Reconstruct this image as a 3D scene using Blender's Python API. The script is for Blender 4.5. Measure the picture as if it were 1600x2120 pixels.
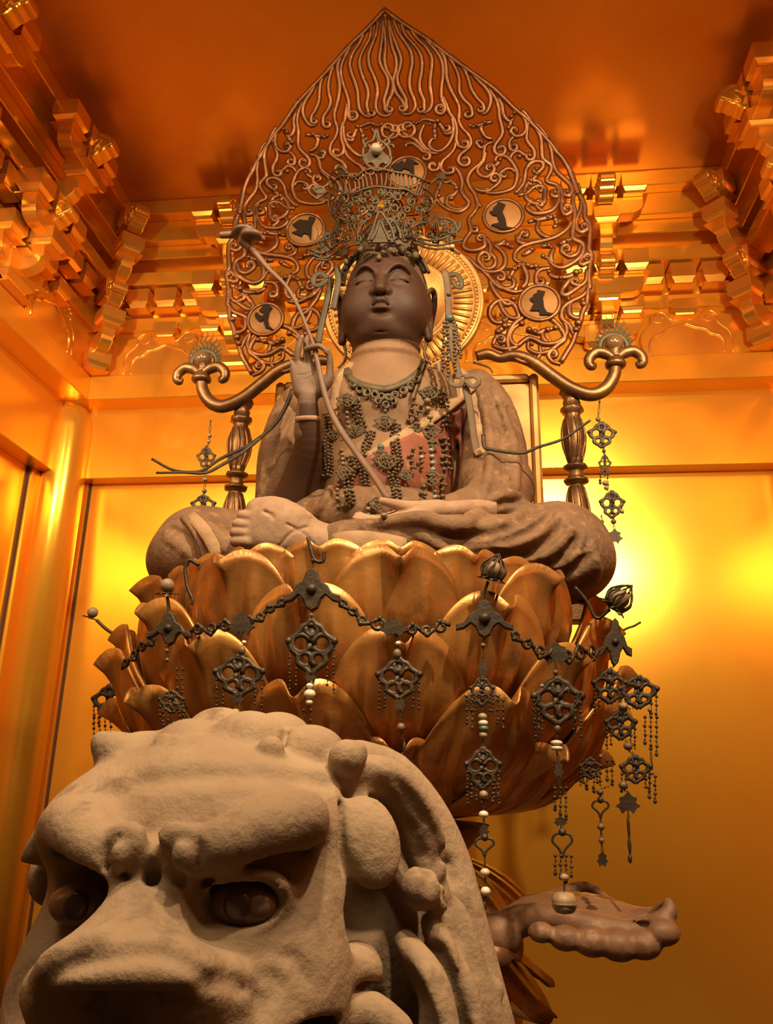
import bpy, bmesh, math, random
import numpy as np
from mathutils import Matrix, Vector

# ---------------------------------------------------------------- camera
F_PX, YAW, PITCH, ROLL = 1662.0, math.radians(6.564), math.radians(18.024), math.radians(1.056)
EYE = np.array([0.0, 0.0, 1.55])
_fwd = np.array([-math.sin(YAW)*math.cos(PITCH), math.cos(YAW)*math.cos(PITCH), math.sin(PITCH)])
_rt = np.array([math.cos(YAW), math.sin(YAW), 0.0])
_up = np.cross(_rt, _fwd)
RIGHT = math.cos(ROLL)*_rt + math.sin(ROLL)*_up
UP = -math.sin(ROLL)*_rt + math.cos(ROLL)*_up
FWD = _fwd
scene = bpy.context.scene
for o in list(bpy.data.objects):
    bpy.data.objects.remove(o)
COL = scene.collection
cam_data = bpy.data.cameras.new('camera')
cam_data.sensor_fit = 'VERTICAL'
cam_data.sensor_height = 36.0
cam_data.lens = F_PX/2120*36.0
cam_data.clip_start = 0.02
cam = bpy.data.objects.new('camera', cam_data)
COL.objects.link(cam)
cam.matrix_world = Matrix(((RIGHT[0], UP[0], -FWD[0], EYE[0]), (RIGHT[1], UP[1], -FWD[1], EYE[1]),
                           (RIGHT[2], UP[2], -FWD[2], EYE[2]), (0, 0, 0, 1)))
scene.camera = cam

# ---------------------------------------------------------------- world, lights, exposure
world = bpy.data.worlds.new('hall')
scene.world = world
world.use_nodes = True
world.node_tree.nodes['Background'].inputs[0].default_value = (1.0, 0.50, 0.18, 1)
world.node_tree.nodes['Background'].inputs[1].default_value = 0.05

def lamp(name, kind, loc, target, energy, color, size=0.1, spot=None, blend=0.6):
    d = bpy.data.lights.new(name, kind)
    d.energy = energy
    d.color = color
    if kind == 'AREA':
        d.size = size
    else:
        d.shadow_soft_size = size
    if spot:
        d.spot_size = math.radians(spot)
        d.spot_blend = blend
    o = bpy.data.objects.new(name, d)
    COL.objects.link(o)
    o.location = loc
    v = Vector(target) - Vector(loc)
    o.rotation_euler = v.to_track_quat('-Z', 'Y').to_euler()
    return o
WARM = (1.0, 0.74, 0.44)
lamp('ceiling_spot_right', 'SPOT', (1.0, 0.15, 4.85), (-0.35, 2.9, 2.7), 720, WARM, 0.06, 92, 0.6)
lamp('ceiling_spot_left', 'SPOT', (-1.7, 0.45, 5.1), (-0.5, 3.0, 3.0), 230, WARM, 0.07, 92, 0.7)
lamp('side_spot_left', 'SPOT', (-2.45, 1.7, 3.8), (-2.15, 5.2, 3.2), 420, WARM, 0.08, 85, 0.8)
lamp('side_spot_right', 'SPOT', (1.48, 1.7, 3.70), (1.15, 5.2, 3.7), 300, WARM, 0.06, 88, 0.8)
lamp('ceiling_spot_front', 'SPOT', (0.08, 0.40, 4.3), (-0.40, 1.05, 1.5), 265, WARM, 0.09, 46, 0.7)
strip = lamp('front_fill_strip', 'AREA', (-0.39, -0.35, 4.15), (-0.39, 4.2, 1.6), 68, WARM, 3.4)  # unseen strip lamp added as soft fill for walls and figure fronts
strip.data.shape = 'RECTANGLE'
strip.data.size_y = 0.15
scene.view_settings.view_transform = 'Standard'
scene.view_settings.look = 'None'
scene.view_settings.gamma = 1.0
scene.view_settings.use_curve_mapping = False
scene.view_settings.exposure = 0.0

# ---------------------------------------------------------------- geometry helpers
def at(x, y, Y):
    """point on the depth plane Y seen at photo pixel (x, y)"""
    d = RIGHT*((x-800)/F_PX) - UP*((y-1060)/F_PX) + FWD
    return EYE + d*((Y-EYE[1])/d[1])

def at_surface(x, y, fn, n=6, Y0=3.0):
    """same, for a surface Y = fn(X, Z)"""
    Y = Y0
    for _ in range(n):
        p = at(x, y, Y)
        Y = fn(p[0], p[2])
    return at(x, y, Y)

def mesh_from(name, V, F, mat=None, smooth=True):
    me = bpy.data.meshes.new(name)
    V = np.asarray(V, dtype=np.float32).reshape(-1, 3)
    if isinstance(F, np.ndarray) and F.ndim == 2:
        n, k = F.shape
        me.vertices.add(len(V))
        me.vertices.foreach_set('co', V.ravel())
        me.loops.add(n*k)
        me.loops.foreach_set('vertex_index', F.astype(np.int32).ravel())
        me.polygons.add(n)
        me.polygons.foreach_set('loop_start', np.arange(0, n*k, k, dtype=np.int32))
        me.polygons.foreach_set('loop_total', np.full(n, k, dtype=np.int32))
        me.update(calc_edges=True)
    else:
        me.from_pydata(V.tolist(), [], [tuple(int(i) for i in f) for f in F])
        me.update()
    if smooth:
        me.polygons.foreach_set('use_smooth', np.ones(len(me.polygons), dtype=bool))
    if mat:
        me.materials.append(mat)
    return me

def put(name, me, parent=None, loc=None, rot=None, kind=None):
    o = bpy.data.objects.new(name, me)
    COL.objects.link(o)
    if parent is not None:
        o.parent = parent
    if loc is not None:
        o.location = loc
    if rot is not None:
        o.rotation_euler = rot
    if kind:
        o['kind'] = kind
    return o

def tag(o, label, cat, group=None):
    o['label'] = label
    o['category'] = cat
    if group:
        o['group'] = group
    return o

def thing(name, label, cat, loc=(0, 0, 0), rz=0.0, group=None):
    o = bpy.data.objects.new(name, None)
    o.empty_display_size = 0.1
    COL.objects.link(o)
    o.location = loc
    o.rotation_euler = (0, 0, rz)
    return tag(o, label, cat, group)

class MB:
    """collects pieces of geometry that belong to ONE part"""
    def __init__(self):
        self.V = []
        self.F = []
        self.n = 0
    def add(self, V, F):
        V = np.asarray(V, float).reshape(-1, 3)
        self.V.append(V)
        self.F += [tuple(int(i)+self.n for i in f) for f in F]
        self.n += len(V)
        return self
    def mesh(self, name, mat, smooth=True):
        return mesh_from(name, np.concatenate(self.V), self.F, mat, smooth)
    def put(self, name, mat, parent=None, smooth=True, **k):
        return put(name, self.mesh(name, mat, smooth), parent, **k)

def spline(P, n=8, closed=False):
    """Catmull-Rom through the rows of P (any width)"""
    P = np.asarray(P, float)
    if len(P) < 3 and not closed:
        t = np.linspace(0, 1, n+1)[:, None]
        return P[0]*(1-t)+P[-1]*t
    if closed:
        Q = np.vstack([P[-1], P, P[0], P[1]])
        m = len(P)
    else:
        Q = np.vstack([2*P[0]-P[1], P, 2*P[-1]-P[-2]])
        m = len(P)-1
    t = np.linspace(0, 1, n, endpoint=False)[:, None]
    out = []
    for i in range(m):
        a, b, c, d = Q[i], Q[i+1], Q[i+2], Q[i+3]
        out.append(0.5*((2*b)+(c-a)*t+(2*a-5*b+4*c-d)*t**2+(3*b-a-3*c+d)*t**3))
    out = np.vstack(out)
    if not closed:
        out = np.vstack([out, P[-1]])
    return out

def tube(P, R, sides=6, up=None, flat=1.0, closed=False, cap=True):
    """swept tube; R radius (scalar or per point); flat scales the thickness along `up`"""
    P = np.asarray(P, float)
    n = len(P)
    R = np.broadcast_to(np.asarray(R, float), (n,))
    T = np.gradient(P, axis=0)
    if closed:
        T = np.roll(P, -1, 0)-np.roll(P, 1, 0)
    T /= np.linalg.norm(T, axis=1)[:, None]+1e-12
    if up is not None:
        U = np.broadcast_to(np.asarray(up, float), (n, 3)).copy()
        U -= T*np.sum(U*T, 1)[:, None]
        U /= np.linalg.norm(U, axis=1)[:, None]+1e-12
    else:
        U = np.zeros((n, 3))
        a = np.array([0, 0, 1.0]) if abs(T[0][2]) < 0.9 else np.array([1.0, 0, 0])
        u = a-T[0]*(a@T[0])
        U[0] = u/np.linalg.norm(u)
        for i in range(1, n):
            u = U[i-1]-T[i]*(U[i-1]@T[i])
            U[i] = u/(np.linalg.norm(u)+1e-12)
    S = np.cross(T, U)
    ang = np.linspace(0, 2*math.pi, sides, endpoint=False)
    V = (P[:, None, :]+R[:, None, None]*(np.cos(ang)[None, :, None]*S[:, None, :]
         + flat*np.sin(ang)[None, :, None]*U[:, None, :])).reshape(-1, 3)
    F = []
    m = n if closed else n-1
    for i in range(m):
        a0 = i*sides
        b0 = ((i+1) % n)*sides
        for j in range(sides):
            k = (j+1) % sides
            F.append((a0+j, a0+k, b0+k, b0+j))
    if cap and not closed:
        F.append(tuple(range(sides-1, -1, -1)))
        F.append(tuple((n-1)*sides+j for j in range(sides)))
    return V, F

def lathe(prof, sides=20, centre=(0, 0, 0), axis=None, lobes=0, lobe_amp=0.0):
    """prof = [(r, z)...] turned round z (or `axis`)"""
    prof = np.asarray(prof, float)
    ang = np.linspace(0, 2*math.pi, sides, endpoint=False)
    mod = 1+lobe_amp*np.cos(lobes*ang) if lobes else np.ones(sides)
    V = np.zeros((len(prof), sides, 3))
    V[:, :, 0] = prof[:, :1]*np.cos(ang)*mod
    V[:, :, 1] = prof[:, :1]*np.sin(ang)*mod
    V[:, :, 2] = prof[:, 1:2]
    V = V.reshape(-1, 3)
    if axis is not None:
        q = Vector((0, 0, 1)).rotation_difference(Vector(axis))
        V = V@np.array(q.to_matrix()).T
    V = V+np.asarray(centre, float)
    F = []
    for i in range(len(prof)-1):
        for j in range(sides):
            k = (j+1) % sides
            F.append((i*sides+j, i*sides+k, (i+1)*sides+k, (i+1)*sides+j))
    F.append(tuple(range(sides-1, -1, -1)))
    F.append(tuple((len(prof)-1)*sides+j for j in range(sides)))
    return V, F

def ball(c, r, seg=8, ring=6, sq=(1, 1, 1)):
    th = np.linspace(0, math.pi, ring+1)
    prof = [(max(1e-4, math.sin(t)), -math.cos(t)) for t in th]
    V, F = lathe(prof, seg)
    return V*np.asarray(sq, float)*r+np.asarray(c, float), F

def box(x0, x1, y0, y1, z0, z1, b=0.0):
    """box with chamfered edges"""
    if b <= 0:
        V = [(x, y, z) for x in (x0, x1) for y in (y0, y1) for z in (z0, z1)]
        return np.array(V, float), [(0, 1, 3, 2), (4, 6, 7, 5), (0, 4, 5, 1), (2, 3, 7, 6), (0, 2, 6, 4), (1, 5, 7, 3)]
    bm = bmesh.new()
    bmesh.ops.create_cube(bm, size=1)
    for v in bm.verts:
        v.co = Vector(((x0+x1)/2+v.co.x*(x1-x0), (y0+y1)/2+v.co.y*(y1-y0), (z0+z1)/2+v.co.z*(z1-z0)))
    bmesh.ops.bevel(bm, geom=bm.edges[:], offset=b, segments=1, affect='EDGES', profile=0.5)
    bm.verts.index_update()
    V = [tuple(v.co) for v in bm.verts]
    F = [[v.index for v in f.verts] for f in bm.faces]
    bm.free()
    return np.array(V), F

def prism(outline, d0, d1, plane='xz', bevel=0.0):
    """extrude a 2-D outline; plane xz extrudes along y, yz along x, xy along z; front edge may be bevelled inwards"""
    P = np.asarray(outline, float)
    n = len(P)
    area = 0.5*np.sum(P[:, 0]*np.roll(P[:, 1], -1)-np.roll(P[:, 0], -1)*P[:, 1])
    if area < 0:
        P = P[::-1]
    layers = [(P, d0), (P, d1)]
    if bevel > 0:
        T = np.roll(P, -1, 0)-np.roll(P, 1, 0)
        T /= np.linalg.norm(T, axis=1)[:, None]+1e-9
        N = np.stack([T[:, 1], -T[:, 0]], 1)
        s = 1 if d1 > d0 else -1
        Q = P-N*bevel
        layers = [(Q, d0), (P, d0+s*bevel), (P, d1-s*bevel), (Q, d1)]
    V = []
    for (p, d) in layers:
        for a, b in p:
            V.append({'xz': (a, d, b), 'yz': (d, a, b), 'xy': (a, b, d)}[plane])
    F = []
    for l in range(len(layers)-1):
        for j in range(n):
            k = (j+1) % n
            F.append((l*n+j, l*n+k, (l+1)*n+k, (l+1)*n+j))
    F.append(tuple(range(n-1, -1, -1)))
    F.append(tuple((len(layers)-1)*n+j for j in range(n)))
    return np.array(V, float), F

def fix_normals(me):
    bm = bmesh.new()
    bm.from_mesh(me)
    bmesh.ops.recalc_face_normals(bm, faces=bm.faces[:])
    bm.to_mesh(me)
    bm.free()
    return me

# ---------------------------------------------------------------- materials
def material(name, color, rough=0.5, metal=0.0, color2=None, nscale=6.0, bump=0.0, bscale=60.0, color3=None, c3scale=20.0, c3lo=0.55, c3hi=0.7, coat=0.0, detail=5.0):
    m = bpy.data.materials.new(name)
    m.use_nodes = True
    nt = m.node_tree
    b = nt.nodes['Principled BSDF']
    b.inputs['Base Color'].default_value = (*color, 1)
    b.inputs['Roughness'].default_value = rough
    b.inputs['Metallic'].default_value = metal
    if coat:
        b.inputs['Coat Weight'].default_value = coat
        b.inputs['Coat Roughness'].default_value = 0.25
    tc = nt.nodes.new('ShaderNodeTexCoord')
    last = None
    if color2:
        n = nt.nodes.new('ShaderNodeTexNoise')
        n.inputs['Scale'].default_value = nscale
        n.inputs['Detail'].default_value = detail
        nt.links.new(tc.outputs['Object'], n.inputs['Vector'])
        r = nt.nodes.new('ShaderNodeMapRange')
        r.inputs[1].default_value = 0.35
        r.inputs[2].default_value = 0.65
        nt.links.new(n.outputs['Fac'], r.inputs[0])
        mx = nt.nodes.new('ShaderNodeMix')
        mx.data_type = 'RGBA'
        mx.inputs[6].default_value = (*color, 1)
        mx.inputs[7].default_value = (*color2, 1)
        nt.links.new(r.outputs[0], mx.inputs[0])
        last = mx.outputs[2]
    if color3:
        n = nt.nodes.new('ShaderNodeTexNoise')
        n.inputs['Scale'].default_value = c3scale
        n.inputs['Detail'].default_value = 6
        n.inputs['Roughness'].default_value = 0.65
        nt.links.new(tc.outputs['Object'], n.inputs['Vector'])
        r = nt.nodes.new('ShaderNodeMapRange')
        r.inputs[1].default_value = c3lo
        r.inputs[2].default_value = c3hi
        nt.links.new(n.outputs['Fac'], r.inputs[0])
        mx = nt.nodes.new('ShaderNodeMix')
        mx.data_type = 'RGBA'
        if last:
            nt.links.new(last, mx.inputs[6])
        else:
            mx.inputs[6].default_value = (*color, 1)
        mx.inputs[7].default_value = (*color3, 1)
        nt.links.new(r.outputs[0], mx.inputs[0])
        last = mx.outputs[2]
    if last:
        nt.links.new(last, b.inputs['Base Color'])
    if bump:
        n = nt.nodes.new('ShaderNodeTexNoise')
        n.inputs['Scale'].default_value = bscale
        n.inputs['Detail'].default_value = 6
        n.inputs['Roughness'].default_value = 0.6
        nt.links.new(tc.outputs['Object'], n.inputs['Vector'])
        bp = nt.nodes.new('ShaderNodeBump')
        bp.inputs['Strength'].default_value = bump
        bp.inputs['Distance'].default_value = 0.01
        nt.links.new(n.outputs['Fac'], bp.inputs['Height'])
        nt.links.new(bp.outputs[0], b.inputs['Normal'])
    return m

M_GOLD = material('gold_leaf_wall', (0.93, 0.47, 0.05), 0.23, 0.72, (0.90, 0.43, 0.04), 1.5, 0.02, 90)
M_GOLDB = material('gold_leaf_bracket', (0.93, 0.48, 0.08), 0.26, 0.85)
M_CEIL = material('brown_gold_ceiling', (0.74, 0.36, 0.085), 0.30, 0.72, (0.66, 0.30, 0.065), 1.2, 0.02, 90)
M_GAP = material('painted_gap_shade', (0.05, 0.012, 0.004), 0.7)
# ================================================================ the gilded shrine room
AX = -0.39                      # axis of the figure
XL, XR, YB = -2.767, 1.986, 5.0  # faces of the tie beams
ZB0, ZB1, ZC = 4.08, 4.27, 5.572
YF = -0.6                       # the room runs forward past the viewer
def struct(name, pieces, mat=M_GOLD, b=0.006, smooth=False):
    m = MB()
    for p in pieces:
        m.add(*box(*p, b))
    return m.put(name, mat, None, smooth, kind='structure')

struct('floor', [(-3.6, 2.9, YF, 5.7, -0.1, 0.0)], material('dark_floor', (0.05, 0.025, 0.012), 0.4, 0, (0.03, 0.016, 0.01)))
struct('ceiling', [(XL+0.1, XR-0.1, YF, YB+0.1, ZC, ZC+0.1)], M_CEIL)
# back wall: lower field, upper band standing proud of it, and the field behind the brackets
struct('wall_back', [(-3.3, 2.5, 5.31, 5.45, 0.0, 3.62), (-2.98, 2.3, 5.18, 5.32, 3.538, 4.1), (-2.98, 2.3, 5.045, 5.2, 4.2, 5.5)])
struct('wall_left', [(-3.25, -3.09, YF, 5.4, 0.0, 3.62), (-3.09, -2.955, YF, 5.02, 3.538, 4.1), (-3.0, XL-0.045, YF, 5.1, 4.2, 5.5)])
struct('wall_right', [(2.31, 2.5, YF, 5.4, 0.0, 3.62), (2.17, 2.32, YF, 5.02, 3.538, 4.1), (XR+0.045, 2.3, YF, 5.1, 4.2, 5.5)])
# tie beams
struct('trim_1', [(XL-0.2, XR+0.2, YB, YB+0.19, ZB0, ZB1)])
struct('trim_2', [(XL-0.19, XL, YF, YB+0.0, ZB0, ZB1)])
struct('trim_3', [(XR, XR+0.19, YF, YB+0.0, ZB0, ZB1)])
# corner columns, jamb strips, and dark strips painted as the shade of the grooves
def column(name, x, y):
    m = MB()
    m.add(*lathe([(0.155, 0.0), (0.155, 3.9), (0.15, 3.97), (0.128, 4.03), (0.118, 4.09)], 40))
    return m.put(name, M_GOLD, loc=(x, y, 0), kind='structure')
column('trim_4', -2.95, 5.145)
column('trim_5', 2.17, 5.145)
struct('trim_6', [(-2.95, -2.815, 5.27, 5.33, 0, 3.54)])
struct('trim_7', [(-3.11, -3.05, 4.93, 5.15, 0, 3.54)])
struct('trim_8', [(-2.815, -2.803, 5.296, 5.33, 0, 3.54)], M_GAP, 0)
struct('trim_9', [(-3.1, -3.075, 4.912, 4.93, 0, 3.54)], M_GAP, 0)
# running beams of the bracket zone, on the three walls
def running(first, u):
    # u(a0,a1,v0,v1,z0,z1) -> box limits; v measured from the tie beam face into the room
    rows = [(0.263, 0.15, 5.448, ZC), (0.175, 0.10, 5.27, 5.45), (0.19, 0.1, 5.262, 5.278), (0.13, -0.04, 5.155, 5.262),
            (0.13, -0.04, 4.94, 5.045), (-0.005, -0.06, 4.635, 4.742)]
    for i, (v1, v0, z0, z1) in enumerate(rows):
        struct('trim_%d' % (first+i), [u(v0, v1, z0, z1)])
running(10, lambda v0, v1, z0, z1: (XL+max(v0, 0)*0.9, XR-max(v0, 0)*0.9, YB-v1, YB-v0, z0, z1))
running(20, lambda v0, v1, z0, z1: (XL+v0, XL+v1, YF, YB-v1, z0, z1))
running(30, lambda v0, v1, z0, z1: (XR-v1, XR-v0, YF, YB-v1, z0, z1))

# ---- bracket sets: local u along the wall, -y into the room, z up
_cache = {}
def bearing_block(w, h, d):
    key = ('blk', w, h, d)
    if key not in _cache:
        prof = [(0.97, 0.0), (0.97, 0.05), (0.70, 0.07), (0.70, 0.14), (0.77, 0.24), (0.95, 0.38), (1.0, 0.40), (1.0, 0.97), (0.98, 1.0)]
        V = []
        for k, t in prof:
            for sx, sy in ((-1, -1), (1, -1), (1, 1), (-1, 1)):
                V.append((sx*k*w/2, sy*(d/2-(1-k)*w/2), t*h))
        F = [tuple(reversed(range(4)))]
        n = len(prof)
        for i in range(n-1):
            for j in range(4):
                F.append((i*4+j, i*4+(j+1) % 4, (i+1)*4+(j+1) % 4, (i+1)*4+j))
        F.append(tuple((n-1)*4+j for j in range(4)))
        _cache[key] = mesh_from('bearing_block', V, F, M_GOLDB, False)
    return _cache[key]
def long_arm(half, h, d):
    key = ('arm', half, h, d)
    if key not in _cache:
        o = [(-half, h)]
        for t in np.linspace(0, 1, 7):
            a = t*math.pi/2
            o.append((-half+0.7*h*(1-math.cos(a)), h*0.55*(1-math.sin(a))+0))
        o += [(-x, z) for x, z in reversed(o)]
        V, F = prism(o, -d/2, d/2, 'xz', 0.004)
        _cache[key] = fix_normals(mesh_from('bracket_arm', V, F, M_GOLDB, False))
    return _cache[key]
def front_arm(L, h, w, s=1.0):
    """arm projecting into the room with a curled-under end"""
    key = ('front', L, h, w, s)
    if key not in _cache:
        o = [(0.035, h), (-L, h), (-L, h*0.55)]
        for t in np.linspace(0, 1, 6):
            a = t*math.pi/2
            o.append((-L+0.02+1.3*h*(1-math.cos(a)), h*0.5-1.0*h*math.sin(a)*0.75))
        o += [(0.035, -0.3*h)]
        V, F = prism(o, -w/2, w/2, 'yz', 0.004)
        _cache[key] = fix_normals(mesh_from('front_arm', V, F, M_GOLDB, False))
    return _cache[key]
def nose(L, h, w):
    """cloud-shaped carved nose, with an incised scroll on both cheeks"""
    key = ('nose', L, h, w)
    if key not in _cache:
        pts = [(0.0, 0.95), (-0.15, 1.0), (-0.4, 1.08), (-0.62, 1.05), (-0.78, 0.93), (-0.93, 0.84), (-1.0, 0.66), (-0.98, 0.48),
               (-0.86, 0.40), (-0.72, 0.42), (-0.6, 0.30), (-0.45, 0.26), (-0.3, 0.12), (-0.14, 0.05), (0.0, 0.1)]
        o = [(x*L, z*h) for x, z in spline(pts, 3)]
        m = MB()
        body = fix_normals(mesh_from('nose', *prism(o, -w/2, w/2, 'yz', 0.006), M_GOLDB, False))
        sc = []
        for t in np.linspace(0, 1, 16):
            a = 2.4+t*6.2
            r = 0.06+0.16*t
            sc.append((-0.38+r*math.cos(a), 0.56+r*1.1*math.sin(a)))
        sc += [(-0.2, 0.3), (-0.5, 0.38), (-0.75, 0.5), (-0.9, 0.56), (-0.9, 0.72), (-0.7, 0.84), (-0.5, 0.96), (-0.3, 0.98)]
        _cache[key] = (body, [fix_normals(mesh_from('incised_scroll', *tube(spline([(s*w/2, x*L, z*h) for x, z in sc], 2), 0.005, 5), M_GOLDB)) for s in (-1, 1)])
    return _cache[key]

def bracket_set(loc, rz, label, corner=False):
    t = thing('bracket_set', label, 'bracket', loc, rz, 'gilded bracket sets under the ceiling')
    k = 1.414 if corner else 1.0
    B = lambda w, h, d, p: put('bearing_block', bearing_block(w, h, d), t, p)
    B(0.28 if not corner else 0.17, 0.22 if not corner else 0.15, 0.10 if not corner else 0.17, (0, -0.015 if not corner else -0.06, 4.272))
    put('front_arm', front_arm(0.20*k, 0.12, 0.085), t, (0, 0, 4.43))
    B(0.165, 0.14, 0.165, (0, -0.18*k, 4.545))
    def N(p, h):
        a, b = nose(0.16, h, 0.10)
        no = put('nose', a, t, p)
        for q in b:
            put('incised_scroll', q, no)
    N((0, -0.18*k+0.0, 4.715), 0.18)
    put('front_arm', front_arm(0.35*k, 0.13, 0.085), t, (0, 0, 4.92))
    B(0.165, 0.14, 0.165, (0, -0.33*k, 5.04))
    N((0, -0.33*k-0.05, 5.20), 0.18)
    if not corner:
        put('bracket_arm', long_arm(0.235, 0.13, 0.08), t, (0, -0.01, 4.40))
        for s in (-1, 0, 1):
            B(0.16, 0.15, 0.15, (s*0.18, -0.04, 4.53))
            B(0.165, 0.175, 0.16, (s*0.20, -0.18, 4.765))
            B(0.165, 0.175, 0.16, (s*0.20, -0.33, 5.265))
        put('bracket_arm', long_arm(0.245, 0.13, 0.09), t, (0, -0.18, 4.635))
        put('bracket_arm', long_arm(0.25, 0.13, 0.09), t, (0, -0.33, 5.135))
    else:
        B(0.15, 0.17, 0.15, (0, -0.16*k, 4.765))
        B(0.15, 0.17, 0.15, (0, -0.30*k, 5.27))
    return t
bracket_set((AX-1.3, YB, 0), 0, 'gilded bracket set on the back wall, left of the openwork halo')
bracket_set((AX, YB, 0), 0, 'gilded bracket set on the back wall, hidden behind the openwork halo')
bracket_set((AX+1.3, YB, 0), 0, 'gilded bracket set on the back wall, right of the openwork halo')
bracket_set((XL, YB, 0), math.radians(45), 'diagonal gilded bracket stack in the left rear corner above the column', True)
bracket_set((XR, YB, 0), math.radians(-45), 'diagonal gilded bracket stack in the right rear corner', True)
bracket_set((XL, 3.93, 0), math.radians(90), 'gilded bracket set with cloud noses on the left wall near the corner')
bracket_set((XL, 2.93, 0), math.radians(90), 'gilded bracket set cut by the left edge of the picture')
bracket_set((XR, 3.9, 0), math.radians(-90), 'gilded bracket set with cloud nose at the right edge of the picture')
# small blocks between the sets and cusped struts on the tie beam
def bay(cx, cy, rz, which):
    for s in (-1, 0, 1):
        o = put('bearing_block', bearing_block(0.165, 0.17, 0.14), None, (cx+s*0.21*math.cos(rz)+0.03*math.sin(rz), cy+s*0.21*math.sin(rz)-0.03*math.cos(rz), 4.755), (0, 0, rz))
        tag(o, '%s gilded bearing block of the small row %s' % (('left', 'middle', 'right')[s+1], which), 'block', 'small bearing blocks '+which)
    t = thing('cusped_strut', 'gilded cusped strut with cloud scrolls %s' % which, 'strut', (cx, cy, 4.27), rz)
    W = 0.60
    outer = [(-0.5, 0), (-0.485, 0.12), (-0.5, 0.2), (-0.47, 0.3), (-0.40, 0.37), (-0.36, 0.43), (-0.37, 0.5), (-0.3, 0.56), (-0.22, 0.55),
             (-0.16, 0.47), (-0.08, 0.45), (0, 0.46)]
    inner = [(-0.395, 0), (-0.41, 0.08), (-0.40, 0.18), (-0.35, 0.245), (-0.28, 0.26), (-0.22, 0.325), (-0.13, 0.345), (-0.06, 0.375), (0, 0.40)]
    outer = outer+[(-x, z) for x, z in reversed(outer[:-1])]
    inner = inner+[(-x, z) for x, z in reversed(inner[:-1])]
    outer = [(x*W, z*W) for x, z in spline(outer, 3)]
    inner = [(x*W, z*W) for x, z in spline(inner, 3)]
    V, F = prism(outer[::-1], 0.012, 0.05, 'xz', 0.004)
    put('strut_plate', fix_normals(mesh_from('strut_plate', V, F, M_GOLDB, False)), t)
    m = MB()
    m.add(*tube([(x, 0.010, z) for x, z in inner], 0.008, 6))
    m.add(*tube([(x, 0.012, z) for x, z in outer], 0.005, 6))
    for s in (-1, 1):
        sc = [(s*(0.27+(0.035+0.05*q)*math.cos(2+q*5.5)), 0.47+(0.03+0.035*q)*math.sin(2+q*5.5)) for q in np.linspace(0, 1, 12)]
        m.add(*tube([(x*W, 0.011, z*W) for x, z in sc], 0.004, 5))
    m.put('edge_moulding', M_GOLDB, t)
    put('bearing_block', bearing_block(0.165, 0.13, 0.1), t, (0, 0.0, 0.27))
bay(AX+1.84, YB, 0, 'in the right bay of the back wall')
bay(AX-1.84, YB, 0, 'in the left bay of the back wall')
bay(AX+0.65, YB, 0, 'behind the halo right of the crown')
bay(AX-0.65, YB, 0, 'behind the halo left of the crown')
bay(XL, 4.42, math.radians(90), 'in the rear bay of the left wall')
bay(XL, 3.43, math.radians(90), 'in the forward bay of the left wall')
# ================================================================ openwork flame halo behind the figure
SX = -0.332                    # axis of the statue group
M_BRONZE = material('old_gilt_bronze', (0.185, 0.070, 0.024), 0.40, 0.72, (0.115, 0.044, 0.017), 9, 0.15, 120, (0.30, 0.118, 0.038), 25, 0.55, 0.70)
M_DISC = material('dull_gilt_disc', (0.27, 0.115, 0.026), 0.6, 0.3, (0.20, 0.085, 0.020), 12)
M_INK = material('dark_lacquer_letter', (0.022, 0.013, 0.008), 0.9)
M_INK.node_tree.nodes['Principled BSDF'].inputs['Specular IOR Level'].default_value = 0.1
M_RIB = material('bright_gilt_wood', (0.52, 0.25, 0.062), 0.42, 0.6, (0.32, 0.145, 0.038), 8, 0.1, 60)
Z_TIP = 5.29
def halo_y(X, Z):
    t = max(0.0, (Z-4.42)/(Z_TIP-4.42))
    return 3.45-0.35*t**1.5
def axis_x(Z):
    t = max(0.0, (Z-4.30)/(Z_TIP-4.30))
    return SX+0.004-0.088*t**1.2
def halo_pt(x, y):
    return at_surface(x, y, halo_y, 8, 3.4)

T1, T2, T3, T4, T5 = (780, 10, .15), (800, 230, .1375), (1000, 180, .15), (930, 400, .19375), (930, 580, .19375)
# strokes traced on the right half: (points, optional knob the end curls round)
H1 = [
 ([75,200,110,380,120,600,105,740,130,880,190,1000,225,1090,210,1230,155,1340,140,1420], (178,1445)),
 ([150,160,215,400,285,590,335,740,320,870,285,970,290,1080,340,1190,400,1300,405,1380], (352,1420)),
 ([220,180,300,380,400,530,470,650,490,800,465,930,450,1080,470,1200,520,1320,530,1420,475,1500,390,1515,320,1470], None),
 ([330,240,400,420,520,560,600,680,625,800,615,950,590,1080,600,1200,650,1320,650,1410], (602,1440)),
 ([460,330,560,470,680,590,755,720,760,850,740,1000,735,1130,755,1250,760,1370,720,1460,640,1495,580,1460], None),
 ([640,440,760,570,870,720,910,850,910,1000,895,1120,890,1250,915,1350,940,1440,900,1510,830,1490], (880,1440)),
 ([840,590,930,720,955,850,965,1000,1010,1150,1080,1290,1130,1390,1140,1480,1140,1600], None),
 ([910,1250,960,1380,1000,1490,1060,1590], None),
 ([970,680,1060,830,1120,960,1140,1080,1140,1200,1200,1310,1290,1400,1315,1480], (1258,1505)),
 ([1130,800,1220,920,1270,1050,1310,1180,1390,1300,1460,1370,1475,1420], (1432,1440)),
 ([1300,930,1400,1050,1500,1150,1565,1260,1565,1380,1500,1500,1410,1490], None)]
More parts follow.
